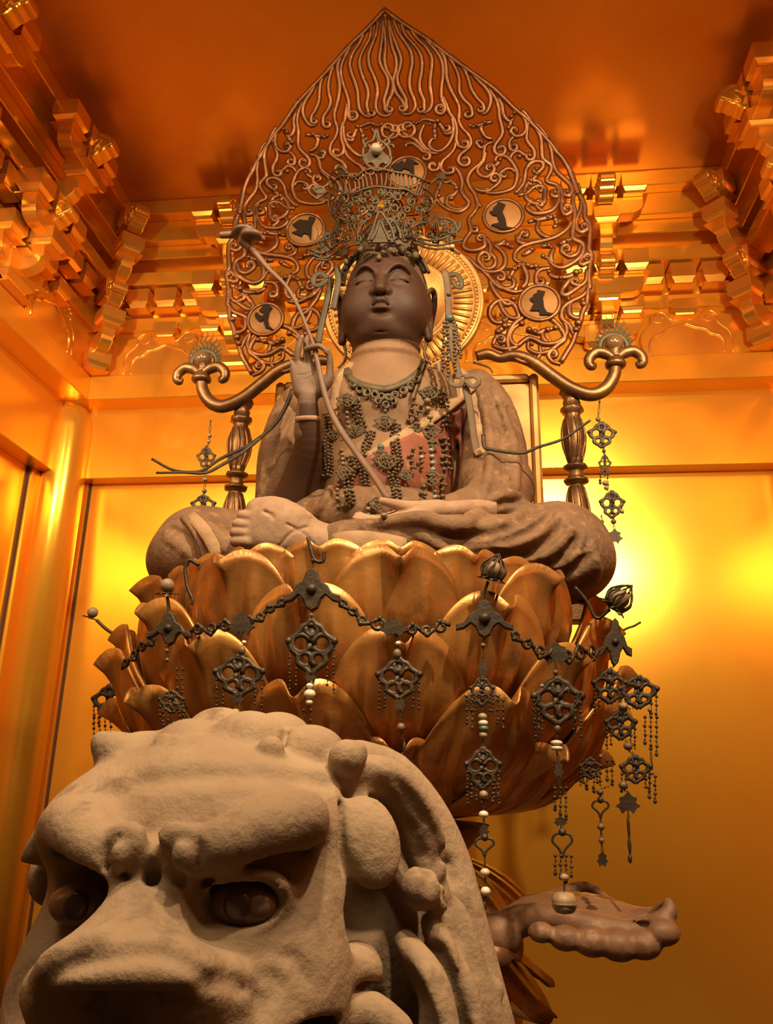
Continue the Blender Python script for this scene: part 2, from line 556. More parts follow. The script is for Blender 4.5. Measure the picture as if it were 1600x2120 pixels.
H2 = [
 ([1090,0,1090,150,1150,270,1250,380,1270,500,1200,590,1110,660,1080,740,1110,800], (1180,745)),
 ([960,30,1030,150,1060,300,1050,430,1080,520,1130,550], (1172,490)),
 ([980,80,1010,250,985,400,900,540,790,610,690,580,640,500,680,430,730,420], None),
 ([1045,450,1020,570,930,680,840,760,820,860,890,940,950,940], (960,885)),
 ([990,830,1060,880,1120,980,1140,1080,1130,1200,1180,1290,1240,1370,1200,1460,1090,1520,950,1490,830,1420,750,1310], None),
 ([240,320,330,380,440,440,510,520,600,600,720,640,850,610], None),
 ([575,190,510,330,510,440,570,540,680,620], None),
 ([290,550,300,500,390,490,480,550,560,620], (590,690)),
 ([480,180,560,125,700,150,770,170,840,250], (905,250)),
 ([60,210,160,230,190,310,130,400,20,410], (40,285)),
 ([190,290,250,300,300,260,410,190,480,180], None),
 ([800,760,780,870,730,895], (700,832)),
 ([730,430,730,340,720,270,740,180], None),
 ([860,290,900,350,960,330,990,300], None),
 ([900,1060,1030,1100,1060,1200,990,1280,920,1290,910,1400,1000,1470,1120,1480,1220,1400], None),
 ([790,1120,770,1200,740,1300,770,1380], None),
 ([1600,470,1500,510,1470,600,1460,720,1380,820,1280,900,1220,1020,1260,1150,1330,1250,1380,1380,1420,1450], None),
 ([1500,600,1460,760,1370,870,1400,960,1500,1000,1570,950], (1545,868)),
 ([1600,420,1500,400,1430,290,1430,230,1480,190], None),
 ([1330,1160,1400,1200,1500,1210,1600,1170], None),
 ([1500,510,1420,560,1380,520], (1402,478)),
 ([1600,160,1480,190,1350,230,1260,240], None)]
B2 = [310,258,42,410,190,42,490,190,42,650,220,38,770,170,55,730,440,42,730,345,38,720,275,36,295,560,36,1050,1180,58,980,1335,56,790,1300,45,1350,230,42,1262,240,42,1480,190,48]
H3 = [
 ([530,315,600,390,670,490,760,620,800,720,810,850,820,980,880,1040,940,1090,930,1170,880,1270,900,1320,1000,1350,1070,1410,1090,1500,1095,1600], None),
 ([480,350,550,410,592,500,590,600,530,670,450,685,405,650], (432,605)),
 ([620,470,610,600,600,720,650,810,700,870,710,960,680,1000], (642,960)),
 ([880,720,940,870,960,1020,990,1120,1040,1200,1130,1280,1200,1350,1225,1430,1195,1495], (1160,1462)),
 ([70,20,170,160,215,290,225,420,250,520,270,620,240,700,180,780,150,850,175,920], (240,865)),
 ([200,150,260,250,280,380,330,460,385,475,430,390], None),
 ([420,690,370,740,360,800,380,870], (422,830)),
 ([170,1040,185,970,280,955,360,1000,430,1090,470,1200,450,1330,390,1410,250,1460,100,1470,0,1440], None),
 ([150,1100,130,1180,70,1240,0,1240], None),
 ([440,1180,400,1140,330,1130,275,1160], (288,1210)),
 ([0,1420,120,1400,210,1330,240,1260,200,1210], (160,1265)),
 ([440,1470,500,1410,570,1300,590,1150,650,1060,740,1030,820,1050,825,1110,780,1160], (735,1150)),
 ([370,1000,400,930,480,890,550,930,600,960,640,960], None),
 ([735,1190,740,1220,660,1310,660,1370], None),
 ([480,1500,600,1470,680,1400,760,1370,850,1400,850,1500,840,1600], (740,1420)),
 ([1000,1350,1050,1420,1035,1490], (985,1470)),
 ([690,1030,740,1030], None), ([350,580,380,500,390,440], None), ([160,1110,200,1060,240,1020], None)]
B3 = [350,580,50,390,425,46,435,375,36,500,980,52,640,960,44,90,1112,45,235,1020,42,740,1215,46,660,1310,46,590,1500,38]
H4 = [
 ([270,0,300,120,270,200,210,280,230,400,180,480,150,560,200,610,300,610,375,570,375,510], (332,488)),
 ([225,390,260,415], (272,385)),
 ([400,480,440,560,440,640,490,700,480,780,400,812,340,760], (385,695)),
 ([480,560,560,620,600,700,580,790,500,840,400,840,300,790,200,690,60,650], None),
 ([600,500,540,550,480,565], None), ([560,540,620,560,670,585], None),
 ([720,450,740,520,800,545,870,540], None), ([745,500,760,440,790,415], (808,442)),
 ([1310,300,1250,390,1130,470,1000,510,870,540,760,580,700,650,710,720,770,745], None),
 ([780,670,830,640,880,610,910,590], None),
 ([960,290,940,370,980,440,1060,475,1150,462], None),
 ([840,310,910,290,960,285,1050,265,1120,260,1145,330,1110,370], None),
 ([890,60,855,110,830,160,900,215,1000,215,1100,180,1160,100,1180,20], None),
 ([1010,200,950,160,930,110,950,85], (968,115)),
 ([1330,0,1320,100,1340,200,1330,320,1320,480,1420,540,1430,620,1380,700,1260,780,1170,800,1100,760,1060,700,1000,682], None),
 ([1120,590,1085,670,1100,750], None),
 ([1400,550,1370,640,1290,682,1225,650], (1252,600)),
 ([1210,0,1200,150,1230,230,1280,215], (1258,168)),
 ([1420,30,1400,180,1360,280,1360,370,1400,420,1450,400], (1440,360)),
 ([1480,620,1400,720,1410,770,1460,750], (1468,692)),
 ([770,745,800,800,830,880,820,960,770,1020], None),
 ([770,745,690,820,650,900], None), ([770,745,830,780,920,790,940,830], None),
 ([540,830,590,860,580,920,540,930], (545,905)),
 ([640,900,690,940,670,1010,560,1020,480,960,400,870,300,790], None),
 ([1080,800,970,820,930,870,930,950], (972,938)),
 ([1060,850,1120,900,1250,900,1340,860,1420,820], None),
 ([1310,900,1260,960,1210,1030], None),
 ([1470,820,1460,930,1400,990,1340,980], (1342,940)),
 ([1160,560,1230,520,1310,490], None), ([980,570,1050,565,1100,580], None)]
B4 = [620,565,40,672,588,32,790,670,30,880,612,32,1000,685,34,910,290,32,1050,262,32,1120,260,36,1142,330,32,740,795,32,690,820,34,835,780,40,922,790,40,640,920,40,1062,850,32,1190,915,34,1350,860,48,1190,550,32,1260,515,34,1060,570,34]
H5 = [
 ([1480,100,1420,170,1320,220,1240,270,1200,330,1210,420,1280,480,1320,560,1345,610], None),
 ([1215,420,1250,500,1250,570,1200,640,1110,680,1000,680,920,640,850,620,780,660,720,705,660,650,650,580,690,510,760,470], None),
 ([460,695,560,735,650,735,740,708], None),
 ([465,700,490,630,530,600], (552,640)), ([500,640,520,560,590,500,640,480,700,500], None),
 ([845,655,850,740,950,785,1060,765,1150,700,1235,600], (882,700)),
 ([1190,900,1100,870,1062,820], (1110,800)),
 ([820,540,950,570,1000,545,1140,510], None), ([990,560,1010,640,1060,660], None),
 ([430,0,470,100,530,180,600,260,650,255,695,215], None),
 ([530,180,545,260,580,330,640,400,740,405], (552,378)),
 ([1300,225,1280,300,1290,370,1340,405,1400,400], None),
 ([1240,40,1200,130,1240,165,1330,110,1430,40], None),
 ([480,0,560,80,690,130,800,110], None), ([1270,170,1275,250], None), ([620,400,590,450,585,500], None)]
B5 = [775,475,42,520,562,46,590,500,44,850,540,42,912,562,42,1050,540,42,1132,518,40,682,212,36,1430,265,46,1375,470,52,1350,540,46,1270,212,32,585,445,34]
RIM = [(T1, [90,60,250,180,450,320,640,440,830,580,960,680,1130,810,1300,930,1510,1080]),
       (T3, [130,10,240,110,350,220,450,320,540,390,620,460,700,540,800,640,880,730,960,820,1010,900,1080,970,1140,1060,1190,1150,1230,1260,1280,1380,1310,1480]),
       (T4, [1380,0,1440,120,1450,260,1500,340,1500,480,1490,600,1520,660,1500,780,1490,900,1500,1000]),
       (T5, [1480,100,1470,230,1420,350,1400,440,1350,570,1310,680,1250,780,1190,880])]
RIMTIPS = [(T3, [530,305,610,390,700,520]), (T3, [690,495,790,560,900,720]), (T3, [905,710,980,800,1040,910]), (T3, [1195,1110,1240,1200,1280,1360]),
           (T3, [1310,1330,1335,1430,1345,1560]), (T1, [650,430,760,500,860,610]), (T1, [975,670,1080,740,1180,850]), (T1, [1140,795,1230,860,1330,970]),
           (T1, [1305,915,1400,980,1500,1090]), (T1, [1520,1075,1600,1120,1680,1190])]

def pxs(T, flat):
    a = np.asarray(flat, float).reshape(-1, 2)
    return a*T[2]+np.array(T[:2])
def spiral_to(P, K, turns=0.95, shrink=0.22):
    """continue pixel polyline P into a spiral round K"""
    e = P[-1]-K
    tan = P[-1]-P[-2]
    s = 1.0 if e[0]*tan[1]-e[1]*tan[0] > 0 else -1.0
    a0 = math.atan2(e[1], e[0])
    r0 = np.hypot(*e)
    n = 9
    return np.vstack([P]+[K+r0*(1-(1-shrink)*(i/n)**1.3)*np.array([math.cos(a0+s*turns*2*math.pi*i/n), math.sin(a0+s*turns*2*math.pi*i/n)]) for i in range(1, n+1)])
def lift(P):
    return np.array([halo_pt(x, y) for x, y in P])
def mirror(P):
    Q = P.copy()
    ax = np.array([axis_x(z) for z in P[:, 2]])
    Q[:, 0] = 2*ax-P[:, 0]
    return Q
HN = np.array([0, -1.0, 0])
halo = thing('flame_halo', 'pointed openwork bronze flame halo with scrolls and letter discs behind the seated figure', 'halo', (SX, 3.45, 2.9))
def hput(name, V, F, mat, parent=halo):
    V = np.asarray(V)-np.array([SX, 3.45, 2.9])
    return put(name, mesh_from(name, V, F, mat), parent)
def strand(P3, r0, balls=()):
    n = len(P3)
    t = np.linspace(0, 1, n)
    R = r0*(0.72+0.38*np.sin(np.pi*np.clip(t*0.9+0.08, 0, 1)))
    m = MB()
    m.add(*tube(P3, R, 7, HN, 0.85))
    for c, r in balls:
        m.add(*ball(c, r, 8, 6))
    return m
PXM = 3.42/F_PX
for T, H, B, nm in ((T1, H1, [], 'flame_tongue'), (T2, H2, B2, 'scroll'), (T3, H3, B3, 'scroll'), (T4, H4, B4, 'scroll'), (T5, H5, B5, 'scroll')):
    S = []
    for pts, K in H:
        P = pxs(T, pts)
        if K is not None:
            k = np.array(K)*T[2]+np.array(T[:2])
            P = spiral_to(P, k)
        S.append([P, K is not None and k, []])
    for i in range(0, len(B), 3):
        c = np.array(B[i:i+2])*T[2]+np.array(T[:2])
        j = min(range(len(S)), key=lambda q: np.min(np.hypot(*(S[q][0]-c).T)))
        S[j][2].append((c, B[i+2]*T[2]*PXM*0.95))
    for P, K, bl in S:
        P3 = spline(lift(P), 4)
        balls = [(halo_pt(*c)-np.array([0, 0.008, 0]), r) for c, r in bl]
        if K is not False:
            balls.append((halo_pt(*K)-np.array([0, 0.01, 0]), 4.6*PXM))
        for mir in (False, True):
            Q = mirror(P3) if mir else P3
            bb = [(mirror(np.array([c]))[0], r) for c, r in balls] if mir else balls
            m = strand(Q, 6.7*PXM, bb)
            hput(nm, np.concatenate(m.V), m.F, M_BRONZE)
# rim of the halo: one moulding per side, with the flame tips that overlap it
rimP = np.vstack([pxs(T, p) for T, p in RIM])
rim3 = spline(lift(rimP), 3)
for mir in (False, True):
    m = MB()
    Q = mirror(rim3) if mir else rim3
    m.add(*tube(Q, 6.8*PXM, 8, HN, 0.9))
    for T, p in RIMTIPS:
        q = spline(lift(pxs(T, p)), 5)
        q = mirror(q) if mir else q
        m.add(*tube(q, np.linspace(3.2, 5.2, len(q))*PXM, 7, HN, 0.9))
    hput('rim', np.concatenate(m.V), m.F, M_BRONZE)
# letter discs
G1 = pxs(T4, [520,95,600,125,565,200,600,280,612,350,620,365,710,375,600,392,545,385,450,345,455,335,530,320,530,300,510,245,470,240,432,205,440,195,460,195,470,160,505,130])
G2 = pxs(T5, [940,108,1025,125,1000,190,1015,300,1045,345,1110,360,1080,375,970,375,960,330,862,328,905,245,865,215,862,195,885,190,900,155,940,140])
G3 = pxs((380, 360, .18868), [835,1495,900,1425,975,1470,940,1520,925,1600,940,1670,995,1720,900,1690,880,1640,880,1590,850,1625,815,1610,785,1570,785,1530,815,1525,835,1555,880,1560,880,1530,835,1510])
G4 = pxs((420, 400, .5125), [362,128,390,108,425,112,430,95,455,100,440,132,437,190,425,168,408,162,398,176,360,160,385,150])
G5 = pxs(T2, [80,820,180,780,240,745,270,790,310,720,400,740,480,800,410,800,420,950,370,1000,350,900,270,870,200,910,110,890])
for (cx, cy, r, G) in ((1041.4, 451.3, 46.5, G1), (1116, 631, 45.5, G2), (551, 665, 42, G3), (633.5, 480, 46.5, G4), (843, 362, 46.5, G5)):
    c = halo_pt(cx, cy)-np.array([0, 0.012, 0])
    R = r*PXM*1.03
    ang = np.linspace(0, 2*math.pi, 32, endpoint=False)
    V, F = lathe([(R*0.93, -0.01), (R*0.93, 0.004), (R*0.88, 0.008), (0.001, 0.008)], 32, c, (0, -1, 0))
    d = hput('letter_disc', V, F, M_DISC)
    ring = np.stack([c[0]+R*np.cos(ang), np.full(32, c[1]-0.004), c[2]+R*np.sin(ang)], 1)
    V, F = tube(ring, 0.0105, 8, HN, 1.0, True)
    hput('ring', V, F, M_BRONZE, d)
    g3 = [at(x, y, c[1]-0.012) for x, y in G]
    V, F = prism([(p[0], p[2]) for p in g3], c[1]-0.017, c[1]-0.006, 'xz')
    o = hput('letter', V, F, M_INK, d)
    for p in o.data.polygons:
        p.use_smooth = False
# round ribbed nimbus
NC = at(834, 628, 3.37)
NR = 190*3.37/F_PX*1.02
nim = hput('nimbus', *lathe([(NR*0.99, -0.025), (NR, 0.0), (NR*0.985, 0.012), (NR*0.955, 0.014), (NR*0.945, 0.007), (NR*0.93, 0.014), (NR*0.90, 0.016),
                            (NR*0.885, 0.008), (NR*0.865, 0.006), (0.62*NR, 0.004), (0.61*NR, 0.014), (0.585*NR, 0.014), (0.57*NR, 0.006), (0.55*NR, 0.012), (0.53*NR, 0.006),
                            (0.02, 0.0)], 72, NC, (0, -1, 0)), M_RIB)
for i in range(56):
    a = 2*math.pi*(i+0.5)/56
    d = np.array([math.cos(a), 0, math.sin(a)])
    P = [NC+d*NR*k+np.array([0, -0.006, 0]) for k in (0.63, 0.75, 0.86)]
    hput('rib', *tube(P, [0.006, 0.0085, 0.010], 5, HN, 0.8), M_RIB, nim)
# bead ring on the nimbus edge
ang = np.linspace(0, 2*math.pi, 110, endpoint=False)
m = MB()
for a in ang:
    m.add(*ball(NC+NR*0.915*np.array([math.cos(a), 0, math.sin(a)])+np.array([0, -0.016, 0]), 0.0068, 6, 4))
hput('bead_ring', np.concatenate(m.V), m.F, M_RIB, nim)

# ================================================================ throne back: panel, curved arms, turned posts, flaming jewels
tb = thing('throne_back', 'gilt throne back with framed panel, curved arms, turned posts and flaming jewel finials', 'throne back', (SX, 3.55, 2.25))
def tput(name, V, F, mat, parent=tb, smooth=True):
    return put(name, fix_normals(mesh_from(name, np.asarray(V)-np.array([SX, 3.55, 2.25]), F, mat, smooth)), parent)
M_GILTDARK = material('worn_gilt_wood', (0.19, 0.090, 0.030), 0.38, 0.7, (0.11, 0.052, 0.021), 7, 0.12, 90, (0.30, 0.14, 0.043), 18, 0.57, 0.74)
M_PANEL = material('mottled_gilt_panel', (0.46, 0.215, 0.05), 0.5, 0.4, (0.28, 0.12, 0.03), 5, 0.06, 50)
M_JEWEL = material('smoky_glass_jewel', (0.22, 0.13, 0.06), 0.10, 0.5)
M_VERD = material('green_bronze', (0.075, 0.055, 0.022), 0.6, 0.4, (0.045, 0.035, 0.016), 20)
p1, p2 = at(556, 803, 3.55), at(1112.7, 768, 3.55)
px0, px1, pz = 2*SX-p2[0]+0.006, p2[0], (p1[2]+p2[2])/2
fw = 0.042
V, F = box(px0+fw, px1-fw, 3.55, 3.59, 2.25, pz-fw, 0.004)
pan = tput('panel', V, F, M_PANEL, smooth=False)
m = MB()
for (a, b, c_, d) in ((px0, px0+fw, 2.25, pz), (px1-fw, px1, 2.25, pz), (px0+fw, px1-fw, pz-fw, pz)):
    m.add(*box(a, b, 3.525, 3.60, c_, d, 0.012))
tput('frame', np.concatenate(m.V), m.F, M_PANEL, pan, False)
ARM = [(985, 738), (1010, 733), (1034, 741), (1056, 737), (1076, 739), (1107, 752), (1144, 779), (1182, 804), (1222, 817), (1252, 806), (1270, 780), (1274, 755)]
arm3 = spline([at(x, y, 3.46) for x, y in ARM], 6)
rad = np.interp(np.linspace(0, 11, len(arm3)), range(12), [.024, .027, .0235, .028, .030, .0315, .032, .0325, .033, .032, .030, .028])
def mirx(P):
    Q = np.array(P, float)
    Q[:, 0] = 2*SX-Q[:, 0]
    return Q
zy = lambda y: at(1190, y, 3.5)[2]
postx = at(1187, 900, 3.5)[0]
for s in (1, -1):
    q = arm3 if s > 0 else mirx(arm3)
    a = tput('curved_arm', *tube(q, rad, 14), M_GILTDARK)
    top = q[-1]
    tput('collar', *lathe([(0.028, -0.02), (0.046, -0.012), (0.050, 0.0), (0.046, 0.012), (0.036, 0.016), (0.040, 0.024), (0.028, 0.034)], 24, top), M_GILTDARK, a)
    fin = tput('jewel', *ball(top+np.array([0, -0.005, 0.108]), 0.044, 20, 14), M_JEWEL)
    m = MB()
    m.add(*lathe([(0.03, 0.03), (0.034, 0.045), (0.026, 0.06), (0.036, 0.075), (0.022, 0.085)], 10, top, None, 5, 0.12))
    tput('calyx', np.concatenate(m.V), m.F, M_GILTDARK, fin)
    for k in (-1, 1):
        P = spline([top+np.array([k*x, -0.01, z]) for x, z in ((0.01, 0.03), (0.045, 0.055), (0.085, 0.062), (0.118, 0.035), (0.122, 0.0), (0.105, -0.012), (0.095, 0.005))], 5)
        tput('leaf', *tube(P, np.interp(np.linspace(0, 6, len(P)), range(7), [.022, .028, .027, .026, .023, .018, .008]), 10), M_GILTDARK, fin)
    # flame ring behind the jewel
    m = MB()
    c = top+np.array([0, 0.008, 0.105])
    an = np.linspace(math.radians(-25), math.radians(205), 22)
    ring = np.array([c+0.062*np.array([math.cos(t), 0, math.sin(t)]) for t in an])
    m.add(*tube(ring, 0.013, 6, HN, 0.4))
    for i, t in enumerate(np.linspace(math.radians(-18), math.radians(198), 15)):
        L = 0.045+0.06*max(0, math.sin(t))**3
        base = c+0.068*np.array([math.cos(t), 0, math.sin(t)])
        d = np.array([math.cos(t)*0.45, 0, 0.55+0.45*math.sin(t)])
        side = np.array([d[2], 0, -d[0]])
        P = spline([base+d*L*f+side*0.010*w for f, w in ((0, 0), (0.25, 1), (0.5, -0.6), (0.75, 0.7), (1, 0))], 3)
        m.add(*tube(P, np.linspace(0.0075, 0.0015, len(P)), 5, HN, 0.5))
    tput('flame_ring', np.concatenate(m.V), m.F, M_VERD, fin)
    # turned post
    X = postx if s > 0 else 2*SX-postx
    prof = [(0.022, 1130), (0.040, 1110), (0.050, 1085), (0.053, 1065), (0.046, 1035), (0.034, 1010), (0.026, 1003), (0.052, 1000), (0.055, 994), (0.030, 991), (0.036, 985), (0.030, 978),
            (0.036, 974), (0.054, 970), (0.052, 965), (0.028, 962), (0.034, 950), (0.047, 930), (0.054, 910), (0.052, 893), (0.042, 873), (0.034, 862), (0.036, 858), (0.053, 852), (0.050, 845),
            (0.036, 842), (0.040, 834), (0.034, 828), (0.046, 822), (0.054, 814), (0.046, 806), (0.03, 803)]
    pf = [(r, zy(y)) for r, y in prof]
    pf = [(0.06, 2.262), (0.05, 2.30), (0.028, 2.36)]+pf
    pp = tput('post', *lathe(pf, 24, (X, 3.5, 0), None, 8, 0.05), M_GILTDARK)
    for (ya, yb, rm) in ((958, 868, 0.056), (1105, 1008, 0.055)):
        for k in range(8):
            a0 = 2*math.pi*k/8
            P = []
            for f in np.linspace(0, 1, 9):
                y = ya+(yb-ya)*f
                r = np.interp(-y, [-p[1] for p in prof], [p[0] for p in prof])+0.002
                w = a0+0.28*math.sin(math.pi*f)
                P.append((X+r*math.cos(w), 3.5+r*math.sin(w), zy(y)))
            tput('carved_leaf', *tube(P, [0.003, .005, .006, .007, .007, .007, .006, .005, .003], 5), M_GILTDARK, pp)

# rail that joins the posts and the panel, carried by a beam from the lotus
V, F = box(2*SX-postx-0.03, postx+0.03, 3.46, 3.56, 2.18, 2.27, 0.008)
tput('base_rail', V, F, M_GILTDARK, tb, False)
V, F = box(SX-0.22, SX+0.22, 2.98, 3.50, 1.98, 2.18, 0.01)
tput('support_beam', V, F, M_GILTDARK, tb, False)
# ================================================================ signed-distance sculpting
def rot_of(fwd, up=(0, 0, 1)):
    """columns: side, fwd, up"""
    f = np.asarray(fwd, float); f = f/np.linalg.norm(f)
    u = np.asarray(up, float); u = u-f*(u@f); u /= np.linalg.norm(u)
    return np.stack([np.cross(f, u), f, u], 1)

class Field:
    def __init__(self, lo, hi, h):
        self.lo = np.asarray(lo, np.float32)
        self.h = float(h)
        self.n = np.ceil((np.asarray(hi, float)-self.lo)/h).astype(int)+1
        self.f = np.full(self.n, 0.25, np.float32)
        self.ax = [self.lo[i]+np.arange(self.n[i], dtype=np.float32)*np.float32(h) for i in range(3)]
    def loc(self, lo, hi):
        s = []
        for i in range(3):
            a = int(max(0, math.floor((lo[i]-self.lo[i])/self.h)))
            b = int(min(self.n[i], math.ceil((hi[i]-self.lo[i])/self.h)+1))
            if b <= a:
                return None
            s.append(slice(a, b))
        return tuple(s)
    def grid(self, s):
        return self.ax[0][s[0]][:, None, None], self.ax[1][s[1]][None, :, None], self.ax[2][s[2]][None, None, :]
    def blend(self, s, d, k, sub=False):
        f = self.f[s]
        if sub:
            d = -d
            if k <= 0:
                self.f[s] = np.maximum(f, d)
                return
            t = np.clip(0.5-0.5*(f-d)/k, 0, 1)
            self.f[s] = f+(d-f)*t+k*t*(1-t)
        else:
            if k <= 0:
                self.f[s] = np.minimum(f, d)
                return
            t = np.clip(0.5+0.5*(f-d)/k, 0, 1)
            self.f[s] = f+(d-f)*t-k*t*(1-t)
    def ell(self, c, r, k=0.01, R=None, sub=False, p=2.0):
        c = np.asarray(c, np.float32); r = np.asarray(np.broadcast_to(r, 3), np.float32)
        m = float(r.max())*1.05+k+2*self.h
        s = self.loc(c-m, c+m)
        if s is None:
            return self
        X, Y, Z = self.grid(s)
        X = X-c[0]; Y = Y-c[1]; Z = Z-c[2]
        if R is not None:
            R = np.asarray(R, np.float32)
            a = X*R[0, 0]+Y*R[1, 0]+Z*R[2, 0]
            b = X*R[0, 1]+Y*R[1, 1]+Z*R[2, 1]
            e = X*R[0, 2]+Y*R[1, 2]+Z*R[2, 2]
        else:
            a, b, e = X, Y, Z
        if p != 2.0:
            q = (np.abs(a/r[0])**p+np.abs(b/r[1])**p+np.abs(e/r[2])**p)**(1.0/p)
            d = (q-1)*float(np.min(r))
        else:
            q = np.sqrt((a/r[0])**2+(b/r[1])**2+(e/r[2])**2)
            g = np.sqrt((a/r[0]**2)**2+(b/r[1]**2)**2+(e/r[2]**2)**2)+1e-6
            d = q*(q-1)/g
        self.blend(s, d.astype(np.float32), k, sub)
        return self
    def tube(self, P, r, k=0.01, sub=False, sm=0, squash=None):
        """polyline with per-point radius; squash=(dir, f) scales distance along dir by f"""
        P = np.asarray(P, float)
        r = np.broadcast_to(np.asarray(r, float), (len(P),))
        if sm:
            Q = spline(np.column_stack([P, r]), sm)
            P, r = Q[:, :3], Q[:, 3]
        m = float(r.max())*(1 if squash is None else max(1, 1/squash[1]))+k+2*self.h
        s = self.loc(P.min(0)-m, P.max(0)+m)
        if s is None:
            return self
        tmp = np.full([x.stop-x.start for x in s], 9.0, np.float32)
        off = [x.start for x in s]
        for i in range(len(P)-1):
            a, b = P[i], P[i+1]
            mm = max(r[i], r[i+1])*(1 if squash is None else max(1, 1/squash[1]))+k+2*self.h
            t = self.loc(np.minimum(a, b)-mm, np.maximum(a, b)+mm)
            if t is None:
                continue
            X, Y, Z = self.grid(t)
            d = b-a
            L = float(d@d)+1e-12
            X = X-np.float32(a[0]); Y = Y-np.float32(a[1]); Z = Z-np.float32(a[2])
            h = np.clip((X*np.float32(d[0])+Y*np.float32(d[1])+Z*np.float32(d[2]))/np.float32(L), 0, 1)
            X = X-h*np.float32(d[0]); Y = Y-h*np.float32(d[1]); Z = Z-h*np.float32(d[2])
            q = X*X+Y*Y+Z*Z
            if squash is not None:
                w = np.asarray(squash[0], np.float32)
                e = X*w[0]+Y*w[1]+Z*w[2]
                q = q+e*e*np.float32(squash[1]**2-1)
            dd = np.sqrt(np.maximum(q, 0))-(np.float32(r[i])+h*np.float32(r[i+1]-r[i]))
            tt = tuple(slice(t[j].start-off[j], t[j].stop-off[j]) for j in range(3))
            tmp[tt] = np.minimum(tmp[tt], dd)
        self.blend(s, tmp, k, sub)
        return self
    def cut(self, axis, val, keep_above=True):
        X = self.ax[axis]-np.float32(val)
        sh = [1, 1, 1]; sh[axis] = -1
        d = (-X if keep_above else X).reshape(sh)
        self.f = np.maximum(self.f, d)
        return self
    def blur(self, n=1):
        for _ in range(n):
            for a in range(3):
                f = self.f
                g = f.copy()
                sl = [slice(None)]*3; lo = list(sl); hi = list(sl); mi = list(sl)
                lo[a] = slice(0, -2); hi[a] = slice(2, None); mi[a] = slice(1, -1)
                g[tuple(mi)] = 0.25*f[tuple(lo)]+0.5*f[tuple(mi)]+0.25*f[tuple(hi)]
                self.f = g
        return self
    def ray(self, px, py, tmin=0.2, tmax=5.0):
        """first surface point seen at photo pixel (px, py)"""
        d = RIGHT*((px-800)/F_PX)-UP*((py-1060)/F_PX)+FWD
        # clip to the grid box
        lo, hi = self.lo.astype(float), self.lo+(self.n-1)*self.h
        t0, t1 = tmin, tmax
        for i in range(3):
            a, b = (lo[i]-EYE[i])/(d[i]+1e-12), (hi[i]-EYE[i])/(d[i]+1e-12)
            t0, t1 = max(t0, min(a, b)), min(t1, max(a, b))
        if t1 <= t0:
            return None
        T = np.arange(t0, t1, self.h*0.5)
        Pt = EYE+T[:, None]*d
        I = np.clip(((Pt-self.lo)/self.h).round().astype(int), 0, self.n-1)
        v = self.f[I[:, 0], I[:, 1], I[:, 2]]
        j = np.argmax(v < 0)
        if v[j] >= 0:
            return None
        return Pt[j]
    def trace(self, flat, sink=0.0, dens=0):
        """pixel polyline dropped onto the surface; points that miss borrow the depth of their neighbour"""
        a = np.asarray(flat, float).reshape(-1, 2)
        if dens:
            a = spline(a, dens)
        out = []
        last = None
        for x, y in a:
            p = self.ray(x, y)
            if p is None:
                out.append(None)
            else:
                out.append(p)
                last = p
        ref = [p for p in out if p is not None]
        if not ref:
            raise ValueError('trace misses %s' % flat)
        for i, p in enumerate(out):
            if p is None:
                j = min((q for q in range(len(out)) if out[q] is not None), key=lambda q: abs(q-i))
                p = at(a[i][0], a[i][1], out[j][1])
                out[i] = p
        v = np.array(out)
        dirv = v-EYE
        dirv /= np.linalg.norm(dirv, axis=1)[:, None]
        return v+dirv*sink
    def mesh(self):
        f = self.f
        h = self.h
        neg = f < 0
        nx, ny, nz = f.shape
        # active cells
        c = np.zeros((nx-1, ny-1, nz-1), np.int8)
        for dx in (0, 1):
            for dy in (0, 1):
                for dz in (0, 1):
                    c += neg[dx:nx-1+dx, dy:ny-1+dy, dz:nz-1+dz]
        act = np.argwhere((c > 0) & (c < 8))
        idx = np.full(c.shape, -1, np.int32)
        idx[act[:, 0], act[:, 1], act[:, 2]] = np.arange(len(act))
        s = np.zeros((len(act), 3)); w = np.zeros(len(act))
        co = [(i, j, k) for i in (0, 1) for j in (0, 1) for k in (0, 1)]
        val = {q: f[act[:, 0]+q[0], act[:, 1]+q[1], act[:, 2]+q[2]].astype(float) for q in co}
        for q in co:
            for a in range(3):
                if q[a] == 0:
                    q2 = list(q); q2[a] = 1; q2 = tuple(q2)
                    v0, v1 = val[q], val[q2]
                    m = (v0 < 0) != (v1 < 0)
                    t = np.where(m, v0/(v0-v1+1e-20), 0)
                    p = np.array(q, float)[None, :].repeat(len(act), 0)
                    p[:, a] = t
                    s[m] += p[m]; w[m] += 1
        V = self.lo+(act+s/w[:, None])*h
        F = []
        for a in range(3):
            b, e = (a+1) % 3, (a+2) % 3
            sl0 = [slice(None)]*3; sl1 = [slice(None)]*3
            sl0[a] = slice(0, -1); sl1[a] = slice(1, None)
            n0, n1 = neg[tuple(sl0)], neg[tuple(sl1)]
            ed = np.argwhere(n0 != n1)
            ok = (ed[:, b] > 0) & (ed[:, e] > 0) & (ed[:, b] < f.shape[b]-1) & (ed[:, e] < f.shape[e]-1)
            ed = ed[ok]
            def cell(db, de):
                q = ed.copy(); q[:, b] -= db; q[:, e] -= de
                return idx[q[:, 0], q[:, 1], q[:, 2]]
            quad = np.stack([cell(1, 1), cell(0, 1), cell(0, 0), cell(1, 0)], 1)
            flip = ~n0[ed[:, 0], ed[:, 1], ed[:, 2]]
            quad[flip] = quad[flip][:, ::-1]
            F.append(quad)
        F = np.concatenate(F)
        F = F[(F >= 0).all(1)]
        return V, F

